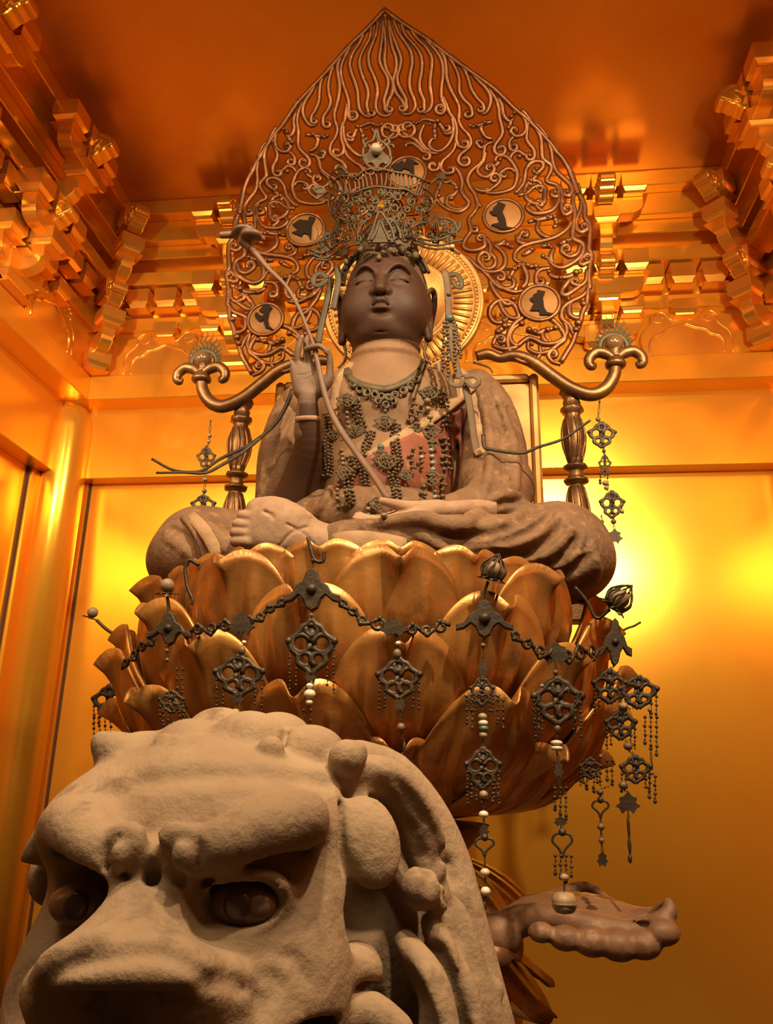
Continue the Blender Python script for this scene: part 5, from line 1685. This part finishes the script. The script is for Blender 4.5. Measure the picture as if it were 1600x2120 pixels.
nput('collar', *tube(P2, 0.005, 6, HN, 0.8), M_ORN)
for i, (x, y, r) in enumerate([(340, 342, 34), (400, 372, 34), (462, 385, 34), (520, 400, 30), (630, 392, 34), (575, 410, 28), (700, 352, 34), (762, 312, 32), (490, 440, 30), (620, 440, 30), (555, 470, 30), (240, 200, 28), (870, 120, 28), (280, 300, 26), (810, 262, 26)]):
    nput('scroll', *ring_tube(x, y, r, 0.0048, 1.4, i*1.9), M_ORN)
V, F = ball(chest_pt(*kz(550, 525), 0.02), 0.008, 8, 6)
nput('pendant_bead', V, F, M_BEAD)

def openwork(cx, cy, w, h, ptf, unit, seed=0):
    """small pierced plaque: fleur outline with four rings, built from flat tubes (local px units)"""
    m = MB()
    rr = min(w, h)
    for dx, dy, r, ph in ((-.23, -.05, .20, 0), (.23, -.05, .20, 3.1), (-.15, .24, .15, 1), (.15, .24, .15, 2), (0, -.30, .13, 4)):
        P = [ptf(cx+dx*w+r*rr*math.cos(ph+a), cy+dy*h+r*rr*math.sin(ph+a)) for a in np.linspace(0, 6.0, 13)]
        m.add(*tube(P, 0.068*rr*unit, 5, HN, 0.6))
    for side in (-1, 1):
        pts = [(0, -.5), (side*.10, -.40), (side*.20, -.36), (side*.30, -.22), (side*.48, -.10), (side*.42, .06), (side*.30, .16), (side*.30, .30), (side*.14, .40), (0, .52)]
        P = spline([ptf(cx+a*w, cy+b*h) for a, b in pts], 3)
        m.add(*tube(P, 0.074*rr*unit, 5, HN, 0.6))
        m.add(*ball(ptf(cx+side*.50*w, cy-.10*h), 0.09*rr*unit, 6, 5))
    # solid heart of the plaque
    o = [(-.16, -.34), (0, -.46), (.16, -.34), (.10, -.16), (.12, -.02), (.06, .12), (.07, .30), (0, .42), (-.07, .30), (-.06, .12), (-.12, -.02), (-.10, -.16)]
    P = [ptf(cx+a*w, cy+b*h) for a, b in o]
    n = len(P)
    Q = [p+np.array([0, 0.05*rr*unit, 0]) for p in P]
    m.add(P+Q, [tuple(range(n)), tuple(range(2*n-1, n-1, -1))]+[(j, n+j, n+(j+1) % n, (j+1) % n) for j in range(n)])
    return m
# strands: (points, bead radius in crop px, what, label)
strands = [
 ([70,540,92,650,80,760,75,860,82,960,70,1050], 15, M_BEAD, 'outermost dark bead strand beside the raised forearm'),
 ([215,420,240,480,232,545,235,600,250,660], 19, M_TAN, 'short strand of large pale beads at the left breast'),
 ([300,430,312,510,342,600,350,640], 16, M_BEAD, 'dark bead strand right of the large pale beads at the left breast'),
 ([188,850,196,910,200,975,190,1040,160,1120,150,1250], 19, M_TAN, 'long strand of pale stacked beads left of the sceptre'),
 ([262,900,295,985,245,1080,252,1180,250,1285,195,1310], 17, M_BEAD, 'dark bead strand beside the pale stacked beads'),
 ([430,690,402,790,382,860,330,920,372,1000,385,1130], 16, M_BEAD, 'dark bead strand crossing behind the sceptre stem'),
 ([640,630,632,720,632,800,652,880,655,960,610,1060,640,1140,640,1230], 16, M_BEAD, 'dark bead strand down the middle of the chest'),
 ([790,420,768,520,740,600], 19, M_BEAD, 'short dark strand at the inner right breast'),
 ([850,480,808,560,800,630], 19, M_BEAD, 'second short dark strand at the inner right breast'),
 ([1012,370,1040,450,1045,540,1055,640], 18, M_BEAD, 'dark bead strand along the red robe at the shoulder'),
 ([900,440,905,520,920,575,930,640], 28, M_TAN, 'strand of three big brown beads at the right breast'),
 ([782,840,770,920,772,990], 18, M_BEAD, 'dark bead strand on the red cloth left of the blue beads'),
 ([845,820,852,920,850,990], 18, M_BEAD, 'bead strand with one white bead on the red cloth'),
 ([930,850,938,900,942,950,945,1000,940,1060], 24, M_BLUE, 'strand of four pale blue beads on the red cloth'),
 ([1040,750,1055,850,1052,940,1070,1000], 21, M_BEAD, 'dark bead strand right of the pale blue beads'),
 ([870,1150,850,1210,850,1265], 24, M_BEAD, 'large dark beads above the lap hand on the left'),
 ([1022,1080,1020,1170,1030,1280], 22, M_BEAD, 'large dark beads above the lap hand on the right'),
 ([958,1190,965,1240,965,1290], 23, M_BLUE, 'pale blue beads above the resting wrist'),
 ([410,1290,412,1390,490,1392,570,1382,610,1340], 22, M_TAN, 'curved string of round beads over the lap behind the fingers')]
for flat, r, mat, lab in strands:
    a = spline(np.array(flat, float).reshape(-1, 2), 12)
    seg = np.r_[0, np.cumsum(np.hypot(*np.diff(a, axis=0).T))]
    n = max(3, int(seg[-1]/(r*1.75)))
    P = np.stack([np.interp(np.linspace(0, seg[-1], n), seg, a[:, i]) for i in (0, 1)], 1)
    P3 = [chest_pt(*kz(*p), 0.014+(i % 2)*0.003) for i, p in enumerate(P)]
    o = np.array(P3[0])
    t = thing('bead_strand', lab, 'beads', tuple(o), 0, 'bead strands on the chest')
    for p, (x, y) in zip(P3, P):
        mt = mat
        if mat is M_BEAD and abs(x-852) < 12 and abs(y-920) < 25:
            mt = M_WHITE
        nput('bead', *ball(p, r*KP, 9, 7, (1, 1, 0.86)), mt, t, True, o)
    nput('cord', *tube(P3, 0.002, 5), M_DORN, t, True, o)
    if mat is M_BEAD and len(P) > 5:
        for sx in (-30, 30):
            Q3 = [chest_pt(*kz(x+sx+6*math.sin(q*1.3), y+8), 0.010) for q, (x, y) in enumerate(P)]
            for p in Q3:
                nput('bead', *ball(p, r*KP*0.9, 8, 6, (1, 1, 0.9)), M_BEAD if sx > 0 else M_ORN, t, True, o)
    # hidden doubling of the dark strands: every second strand carries small side beads
    if mat is M_BEAD:
        for p, (x, y) in list(zip(P3, P))[1::2]:
            nput('small_bead', *ball(p+np.array([0.012*(1 if (x+y) % 2 < 1 else -1), -0.004, -0.004]), r*KP*0.75, 7, 6), mt, t, True, o)
tq = tag(put('turquoise_bead', mesh_from('turquoise_bead', *ball((0, 0, 0), 28*KP, 14, 10), M_TURQ), None, tuple(chest_pt(*kz(512, 825), 0.024))), 'single turquoise bead at the middle of the chest', 'bead')
plq = [(235, 430, 170, 110, 'left breast'), (300, 690, 170, 90, 'left ribs beside the stem'), (550, 610, 170, 110, 'middle of the chest'), (920, 370, 190, 110, 'right breast'), (800, 670, 110, 70, 'inner right ribs'),
       (930, 690, 170, 120, 'right ribs by the red cloth'), (565, 940, 210, 120, 'belly right of the stem'), (205, 1040, 110, 110, 'belly far left'), (935, 1080, 170, 130, 'belly above the lap hand'), (480, 1290, 130, 110, 'lap behind the thumb'),
       (510, 880, 100, 90, 'belly under the turquoise bead'), (120, 720, 110, 80, 'left flank'), (940, 800, 110, 100, 'red cloth above the blue beads'), (720, 1050, 130, 90, 'belly centre')]
for i, (x, y, w, h, where) in enumerate(plq):
    c = chest_pt(*kz(x, y), 0.02)
    m = openwork(x, y, w, h, lambda a, b: at(*kz(a, b), c[1]-0.004), KP)
    o = put('pierced_plaque', fix_normals(mesh_from('pierced_plaque', np.concatenate(m.V)-c, m.F, M_ORN)), None, tuple(c))
    tag(o, 'small pierced bronze plaque among the beads, %s' % where, 'plaque', 'pierced plaques among the chest beads')

# ---- stiff scarf ends at both sides, and curled ribbon on the right shoulder
def scarf(flat, Y0, Y1, r, label):
    k = len(flat)//2
    P = spline([at(flat[2*i], flat[2*i+1], Y0+(Y1-Y0)*i/(k-1)) for i in range(k)], 6)
    o = P[0].copy()
    put('scarf_end', mesh_from('scarf_end', *tube(P-FO, np.linspace(r, r*0.55, len(P)), 8, (0, -1, 0), 0.5), M_DORN), figure)
scarf([606, 806, 590, 845, 566, 881, 519, 919, 456, 950, 416, 975, 362, 974, 314, 950], 2.55, 2.50, 0.0085, 1)
scarf([540, 905, 500, 938, 460, 962, 425, 979, 378, 978, 323, 979], 2.53, 2.46, 0.008, 1)
scarf([1000, 900, 1003, 925, 1020, 931, 1078, 938, 1116, 925, 1165, 909, 1205, 882, 1222, 870], 2.45, 2.40, 0.007, 1)
scarf([980, 750, 1010, 760, 1020, 772], 2.50, 2.48, 0.005, 1)

# ================================================================ hanging ornaments of the lotus throne and throne
def ring_y(px, py, R=0.80):
    Y = 1.8
    for _ in range(30):
        x = at(px, py, Y)[0]-SX
        x = max(-R*0.985, min(R*0.985, x))
        Y = 0.5*Y+0.5*(2.48-math.sqrt(R*R-x*x))
    return Y
def hanging(label, items, Y=None, R=0.80, mat=M_DORN, name='hanging_ornament', group='hanging ornaments of the lotus throne'):
    """items: (kind, px, py, w, h) in photo pixels, from top to bottom on one depth"""
    x0, y0 = items[0][1], items[0][2]
    Y = ring_y(x0, y0, R) if Y is None else Y
    o = at(x0, y0, Y)
    t = thing(name, label, 'ornament', tuple(o), 0, group)
    u = Y/F_PX
    pt = lambda a, b: at(a, b, Y)
    def pp(nm, V, F, m_, par=t, smooth=True):
        return put(nm, fix_normals(mesh_from(nm, np.asarray(V)-o, F, m_, smooth)), par)
    prev = None
    for it in items:
        k, x, y, w, h = it
        m_ = {'w': M_WHITE, 'b': M_BEAD, 't': M_TAN, 'q': M_TURQ, 'y': material_yellow}.get(k[-1], mat) if k.startswith('bead') else mat
        if prev is not None:
            m = MB()      # chain links between the pieces
            a, b = np.array(prev), np.array([x, y-h*0.45])
            n = max(2, int(np.hypot(*(b-a))/7))
            if b[1]-a[1] > 3:
                for q in range(n):
                    c = a+(b-a)*(q+0.5)/n
                    ww = 2.2 if q % 2 else 1.0
                    P = [pt(c[0]+ww*math.cos(s), c[1]+0.62*(b[1]-a[1])/n*math.sin(s)) for s in np.linspace(0, 2*math.pi, 9)[:-1]]
                    m.add(*tube(P, 0.75*u, 4, None, 1, True))
                pp('chain', np.concatenate(m.V), m.F, mat)
        if k.startswith('bead'):
            pp('bead', *ball(pt(x, y), w*0.5*u, 10, 8, (1, 1, h/w)), m_)
        elif k == 'plaque':
            m = openwork(x, y, w, h, pt, u)
            pp('plaque', np.concatenate(m.V), m.F, mat)
            if w > 40 and Y < 3:
                for s in (-1, 1):
                    for dx, l0 in ((0.48, 0.95), (0.34, 0.6)):
                        m = MB()
                        nb = max(4, int(l0*h/8))
                        ys = [y-0.05*h+l0*h*(j+0.5)/nb+(0.2*h if dx < 0.4 else 0) for j in range(nb)]
                        for j, yy in enumerate(ys):
                            m.add(*ball(pt(x+s*dx*w+0.8*math.sin(j*2.3), yy), (3.2 if j % 2 else 2.0)*u, 6, 5))
                        m.add(*tube([pt(x+s*dx*w, ys[0]-3), pt(x+s*dx*w, ys[-1])], 0.8*u, 4))
                        pp('side_chain', np.concatenate(m.V), m.F, mat)
        elif k == 'leaf':
            ol = [(0, -.5), (.16, -.3), (.36, -.22), (.30, 0), (.5, .16), (.34, .26), (.22, .5), (.06, .32), (0, .42), (-.06, .32), (-.22, .5), (-.34, .26), (-.5, .16), (-.30, 0), (-.36, -.22), (-.16, -.3)]
            P = [pt(x+a*w, y+b*h) for a, b in ol]
            pp('leaf_plate', *prism([(p[0], p[2]) for p in P], P[0][1]-0.003, P[0][1]+0.004, 'xz'), mat, t, False)
        elif k == 'mount':
            ol = [(0, -.5), (.10, -.42), (.16, -.20), (.28, -.10), (.36, .08), (.5, .14), (.5, .30), (.36, .26), (.24, .12), (.16, .22), (.10, .42), (0, .5)]
            ol = ol+[(-a, b) for a, b in reversed(ol[1:-1])]
            P = [pt(x+a*w, y+b*h) for a, b in ol]
            pp('mount', *prism([(p[0], p[2]) for p in P], P[0][1]-0.012, P[0][1]+0.006, 'xz', 0.003), mat, t, False)
            pp('boss', *ball(pt(x, y)-np.array([0, 0.012, 0]), 0.10*w*u, 10, 8), mat)
        elif k == 'wish':
            m = MB()
            for s in (-1, 1):
                P = spline([pt(x+a*s*w, y+b*h) for a, b in ((0, -.5), (.10, -.34), (.34, -.26), (.42, -.05), (.22, .12), (.08, .28), (0, .5))], 3)
                m.add(*tube(P, 0.055*w*u, 5, HN, 0.6))
            m.add(*ball(pt(x, y-.36*h), 0.16*w*u, 8, 6))
            pp('loop', np.concatenate(m.V), m.F, mat)
        elif k == 'fringe':
            n = max(2, int(w/11))
            for q in range(n):
                m = MB()
                xx = x-w/2+w*(q+0.5)/n
                L = h*(0.7+0.3*((q*7) % 5)/4)
                nb = max(3, int(L/9))
                for j in range(nb):
                    yy = y-h/2+L*(j+0.5)/nb
                    m.add(*ball(pt(xx+0.8*math.sin(j*2+q), yy), (3.4 if j % 2 == 0 else 2.2)*u, 6, 5))
                    if j:
                        m.add(*tube([pt(xx, yy-L/nb), pt(xx, yy)], 0.7*u, 4))
                m.add(*ball(pt(xx, y-h/2+L+2), 3.6*u, 6, 4, (1, 0.5, 1.3)))
                pp('fringe', np.concatenate(m.V), m.F, mat)
        elif k == 'bell':
            pr_ = [(0.3, .5), (.7, .44), (.95, .2), (1.0, .02), (.98, -.02), (1.0, -.06), (.95, -.35), (.7, -.6), (.2, -.68)]
            pp('bell', *lathe([(a*w/2*u, b*h/2*u*1.3) for a, b in pr_], 20, pt(x, y)), M_TAN)
            pp('slit', *box(-w*.45*u, w*.45*u, -w*.52*u, 0, -3*u, 0)[0:1][0]*1 if False else (box(-w*.42*u, w*.42*u, -w*.50*u, -w*.30*u, -h*.08*u-2*u, -h*.08*u)[0]+pt(x, y), box(0, 1, 0, 1, 0, 1)[1]), M_DORN, t, False)
        prev = (x, y+h*0.45)
    return t
material_yellow = M_PALE
H_ = hanging
CLY = ring_y(1272, 1330, 0.80)
H_('dark winged mount with pierced plaque and white beads, front left of centre',
   [('bead', 648, 1160, 9, 14), ('mount', 647, 1222, 115, 90), ('beadw', 645, 1272, 12, 10), ('plaque', 645, 1338, 95, 112), ('leaf', 643, 1398, 26, 30), ('beadw', 641, 1420, 16, 12), ('beadw', 641, 1437, 25, 20), ('beadw', 640, 1454, 15, 12), ('fringe', 636, 1490, 30, 50)])
H_('pierced plaque hung from the swag left of the winged mount, two round beads under it',
   [('leaf', 500, 1290, 56, 52), ('beadw', 505, 1330, 11, 9), ('beadb', 501, 1347, 16, 20), ('plaque', 495, 1398, 98, 84), ('leaf', 493, 1444, 26, 30), ('beadt', 487, 1475, 19, 16), ('beadt', 488, 1492, 22, 18)])
H_('dark mount with bead fringe in the shade at the left of the seat',
   [('mount', 352, 1302, 92, 70), ('beadt', 346, 1346, 10, 9), ('beadb', 346, 1366, 9, 9), ('fringe', 372, 1410, 22, 60), ('plaque', 355, 1452, 50, 46), ('fringe', 360, 1490, 56, 44)])
H_('pierced plaque with ball and thin chain, right of the centre of the seat',
   [('leaf', 815, 1298, 62, 40), ('beadw', 824, 1332, 12, 10), ('beadb', 822, 1354, 18, 22), ('plaque', 826, 1404, 86, 84), ('leaf', 828, 1456, 26, 34), ('beadb', 830, 1506, 18, 18), ('bead', 837, 1548, 7, 24), ('bead', 842, 1590, 9, 20), ('beadw', 847, 1622, 14, 12)])
H_('long pendant with white and teal beads, plaque and fringe below the right mount',
   [('mount', 1003, 1282, 118, 80), ('beadb', 1000, 1336, 11, 11), ('leaf', 1000, 1382, 22, 40), ('plaque', 998, 1430, 46, 60), ('beadt', 999, 1484, 19, 15), ('beadw', 1000, 1497, 20, 14), ('beadq', 1001, 1508, 20, 14), ('beadt', 1000, 1522, 17, 14),
    ('plaque', 1000, 1590, 68, 86), ('fringe', 1003, 1640, 66, 40), ('beadt', 1001, 1645, 17, 16), ('beadw', 1001, 1686, 19, 14), ('leaf', 1002, 1718, 24, 26), ('wish', 1003, 1750, 46, 46), ('beady', 1004, 1806, 19, 15), ('beadw', 1005, 1845, 19, 16), ('bead', 1003, 1876, 7, 18)])
H_('side fringe chains beside the long pendant', [('beadb', 965, 1440, 9, 9), ('fringe', 972, 1480, 22, 70)])
H_('dark side chain right of the long pendant', [('beadb', 1030, 1440, 9, 9), ('fringe', 1036, 1480, 22, 70)])
H_('long pendant ending in a round crotal bell, over the curled leaf',
   [('leaf', 1150, 1352, 62, 50), ('beadb', 1150, 1392, 11, 11), ('plaque', 1155, 1450, 98, 96), ('beadb', 1154, 1508, 13, 14), ('beadw', 1152, 1538, 24, 11), ('beadw', 1152, 1549, 24, 11), ('leaf', 1156, 1592, 22, 40), ('fringe', 1160, 1660, 34, 66), ('leaf', 1160, 1700, 30, 22), ('wish', 1164, 1745, 48, 62), ('fringe', 1166, 1795, 44, 56), ('beadt', 1168, 1816, 18, 14), ('bell', 1168, 1866, 46, 48)])
H_('crowded cluster of pierced plaques and fringes at the right edge of the seat',
   [('mount', 1272, 1330, 70, 100), ('plaque', 1262, 1420, 66, 70), ('beadt', 1290, 1462, 20, 16), ('plaque', 1322, 1432, 76, 66), ('plaque', 1285, 1500, 60, 60), ('beadb', 1300, 1545, 18, 16), ('plaque', 1316, 1592, 60, 56), ('beadb', 1290, 1626, 18, 16), ('leaf', 1300, 1662, 52, 46), ('bead', 1301, 1712, 6, 40), ('bead', 1303, 1750, 7, 30), ('bead', 1304, 1778, 8, 16)], None, 0.80)
H_('three short fringes hanging free at the far right of the seat', [('beadb', 1345, 1470, 9, 9), ('fringe', 1347, 1520, 36, 80), ('beadb', 1350, 1600, 8, 8), ('fringe', 1350, 1635, 24, 64)], CLY)
H_('short fringe between the bell pendant and the right cluster', [('plaque', 1222, 1590, 42, 44), ('fringe', 1222, 1622, 30, 40)], CLY)
H_('thin pendant with wishbone loop and forked end, second from the right', [('beadb', 1243, 1566, 9, 9), ('fringe', 1262, 1600, 20, 60), ('beadb', 1242, 1640, 14, 12), ('wish', 1243, 1672, 40, 44), ('beadb', 1244, 1712, 14, 13), ('beadb', 1245, 1740, 11, 11), ('leaf', 1247, 1778, 24, 34)], CLY)
H_('bead fringe chains at the right front of the seat', [('beadt', 1122, 1420, 8, 8), ('fringe', 1196, 1470, 22, 80), ('fringe', 1110, 1480, 20, 70)])
H_('pierced plaque with fringes in silhouette at the far left of the seat', [('beadb', 240, 1330, 10, 10), ('bead', 236, 1380, 10, 26), ('plaque', 226, 1452, 66, 66), ('fringe', 212, 1512, 46, 64)], 2.40)
# swags between the mounts
def swag(flat, label):
    Yf = [ring_y(flat[i], flat[i+1], 0.795) for i in range(0, len(flat), 2)]
    P = spline([at(flat[i], flat[i+1], Yf[i//2]) for i in range(0, len(flat), 2)], 7)
    o = P[0].copy()
    t = thing('scroll_swag', label, 'garland', tuple(o), 0, 'scroll swags round the lotus throne')
    L_ = len(P)
    for q in range(0, L_-4, 5):
        c = (P[q]+P[min(q+4, L_-1)])/2
        d = P[min(q+5, L_-1)]-P[q]
        n_ = np.linalg.norm(d)
        d = d/n_
        up = np.array([0, 0, 1.0])-d*d[2]
        m = MB()
        s = 1 if (q//5) % 2 else -1
        W = []
        for a in np.linspace(0, 1, 15):
            ang = s*(a*7.5)
            rr = n_*0.42*(1-0.6*a)
            W.append(c+d*rr*math.cos(ang)+up*rr*0.9*math.sin(ang))
        m.add(*tube(W, 0.0045, 5, HN, 0.8))
        m.add(*tube(spline([P[q], c+up*s*n_*0.3, P[min(q+5, L_-1)]], 4), 0.005, 5, HN, 0.8))
        m.add(*ball(c+up*s*n_*0.36, 0.0065, 6, 5))
        put('scroll', mesh_from('scroll', np.concatenate(m.V)-o, m.F, M_DORN), t)
swag([590, 1240, 560, 1262, 530, 1282, 500, 1290, 460, 1298, 420, 1302, 385, 1312], 'dark scroll swag between the winged mount and the left mount')
swag([704, 1240, 730, 1268, 760, 1288, 815, 1300, 860, 1305, 900, 1302, 945, 1290], 'dark scroll swag across the front of the seat')
swag([1060, 1308, 1090, 1335, 1130, 1352, 1170, 1358, 1205, 1352, 1240, 1345], 'dark scroll swag at the right front of the seat')
swag([320, 1320, 295, 1340, 270, 1362, 250, 1390], 'dark scroll swag round the left flank of the seat')

# hanging from the throne arms
H_('openwork pendant chain hanging from the right throne arm',
   [('bead', 1241, 832, 5, 8), ('beadb', 1238, 868, 11, 11), ('plaque', 1246, 900, 54, 52), ('bead', 1250, 934, 8, 10), ('plaque', 1252, 962, 24, 44), ('fringe', 1250, 992, 30, 28), ('beadt', 1253, 1000, 14, 12), ('beadt', 1255, 1010, 11, 10), ('plaque', 1267, 1044, 48, 56), ('beadb', 1270, 1080, 12, 11), ('leaf', 1272, 1110, 36, 32)],
   3.44, group='pendants of the throne arms')
H_('thin bead chain left of the right arm pendant', [('beadb', 1245, 1068, 4, 5), ('beadb', 1246, 1080, 9, 9), ('beadb', 1247, 1098, 9, 9), ('beadb', 1247, 1115, 8, 8), ('leaf', 1248, 1128, 9, 12)], 3.44, group='pendants of the throne arms')
H_('short bead chain right of the right arm pendant', [('beadb', 1286, 1036, 4, 5), ('beadb', 1286, 1046, 8, 8), ('beadb', 1288, 1060, 8, 8)], 3.44, group='pendants of the throne arms')
H_('openwork pendant chain hanging from the left throne arm',
   [('bead', 436, 872, 4, 6), ('beadt', 434, 902, 11, 9), ('beadt', 432, 914, 9, 9), ('plaque', 427, 948, 36, 48), ('beadt', 425, 993, 13, 10), ('beadq', 423, 1017, 12, 10), ('plaque', 421, 1046, 48, 44)],
   3.44, group='pendants of the throne arms')

# jewel buds on stems round the seat
def bud(label, x, y, r, stem, Y, flames=True, tilt=0.0, ballmat=M_TAN):
    o = at(stem[-2], stem[-1], Y)
    t = thing('jewel_bud', label, 'ornament', tuple(o), 0, 'jewel buds on stems round the seat')
    u = Y/F_PX
    pt = lambda a, b, d=0.0: at(a, b, Y+d)-o
    k = len(stem)//2
    put('stem', mesh_from('stem', *tube(spline([pt(stem[2*i], stem[2*i+1]) for i in range(k)], 5), 3.6*u, 8), M_DORN), t)
    ca, sa = math.cos(tilt), math.sin(tilt)
    loc = lambda a, b, d=0.0: pt(x+(a*ca-b*sa)*r, y+(a*sa+b*ca)*r, d)
    put('jewel', mesh_from('jewel', *ball(loc(0, 0), 0.78*r*u, 14, 10), ballmat), t)
    for q in range(8):
        w = 2*math.pi*q/8
        P = [loc(0, 0.85), loc(0.8*math.cos(w), 0.8, 0.8*r*u*math.sin(w)), loc(1.25*math.cos(w), 0.95, 1.2*r*u*math.sin(w))]
        put('dish_petal', mesh_from('dish_petal', *tube(spline(P, 3), np.linspace(0.34, 0.12, 7)*r*u, 7, (0, 0, 1), 0.35), M_DORN), t)
    if flames:
        for q in range(9):
            w = 2*math.pi*q/9+0.2
            P = [loc(0.85*math.cos(w), 0.7, 0.85*r*u*math.sin(w)), loc(1.1*math.cos(w), 0.0, 1.1*r*u*math.sin(w)), loc(0.85*math.cos(w+.3), -0.6, 0.85*r*u*math.sin(w+.3)), loc(0.35*math.cos(w), -1.15, 0.35*r*u*math.sin(w)), loc(0.1, -1.5)]
            put('flame_strip', mesh_from('flame_strip', *tube(spline(P, 4), np.linspace(0.13, 0.04, 17)*r*u, 6), M_DORN), t)
bud('dark openwork flame bud in front of the right knee', 1022, 1180, 24, [1010, 1204, 1000, 1235, 998, 1262], ring_y(1000, 1262, 0.77), True, 0.25)
bud('openwork flame bud leaning out at the right edge of the seat', 1282, 1240, 26, [1262, 1262, 1235, 1280, 1215, 1245, 1190, 1215], 2.1, True, 0.7)
bud('round brown bud on a dark calyx at the left of the seat', 346, 1212, 20, [346, 1235, 350, 1262, 352, 1290], ring_y(350, 1290, 0.78), False)
bud('small lotus bud with a ball on a bent stem at the far left', 192, 1268, 15, [200, 1284, 222, 1304, 245, 1318, 262, 1330], 2.42, False, 0.35)
hk = np.array([at(x, y, 1.86) for x, y in ((438, 1240), (432, 1250), (438, 1262), (426, 1285))])
def hook(label, flat, Y, r=0.006):
    k = len(flat)//2
    P = spline([at(flat[2*i], flat[2*i+1], Y) for i in range(k)], 6)
    o = P[-1].copy()
    tag(put('wire_hook', mesh_from('wire_hook', *tube(P-o, r, 8), M_DORN), None, tuple(o)), label, 'hook', 'wire hooks on the petals')
hook('bent wire hook standing on the left petals', [412, 1170, 392, 1160, 383, 1178, 388, 1215, 398, 1240, 396, 1252], 1.80, 0.0045)
hook('dark spike hook above the winged mount', [637, 1112, 644, 1140, 652, 1160, 668, 1162, 672, 1140], ring_y(648, 1160, 0.80), 0.0042)
hook('thin curved wire at the far right of the seat', [1326, 1288, 1312, 1296, 1300, 1300, 1290, 1305], 2.2, 0.003)
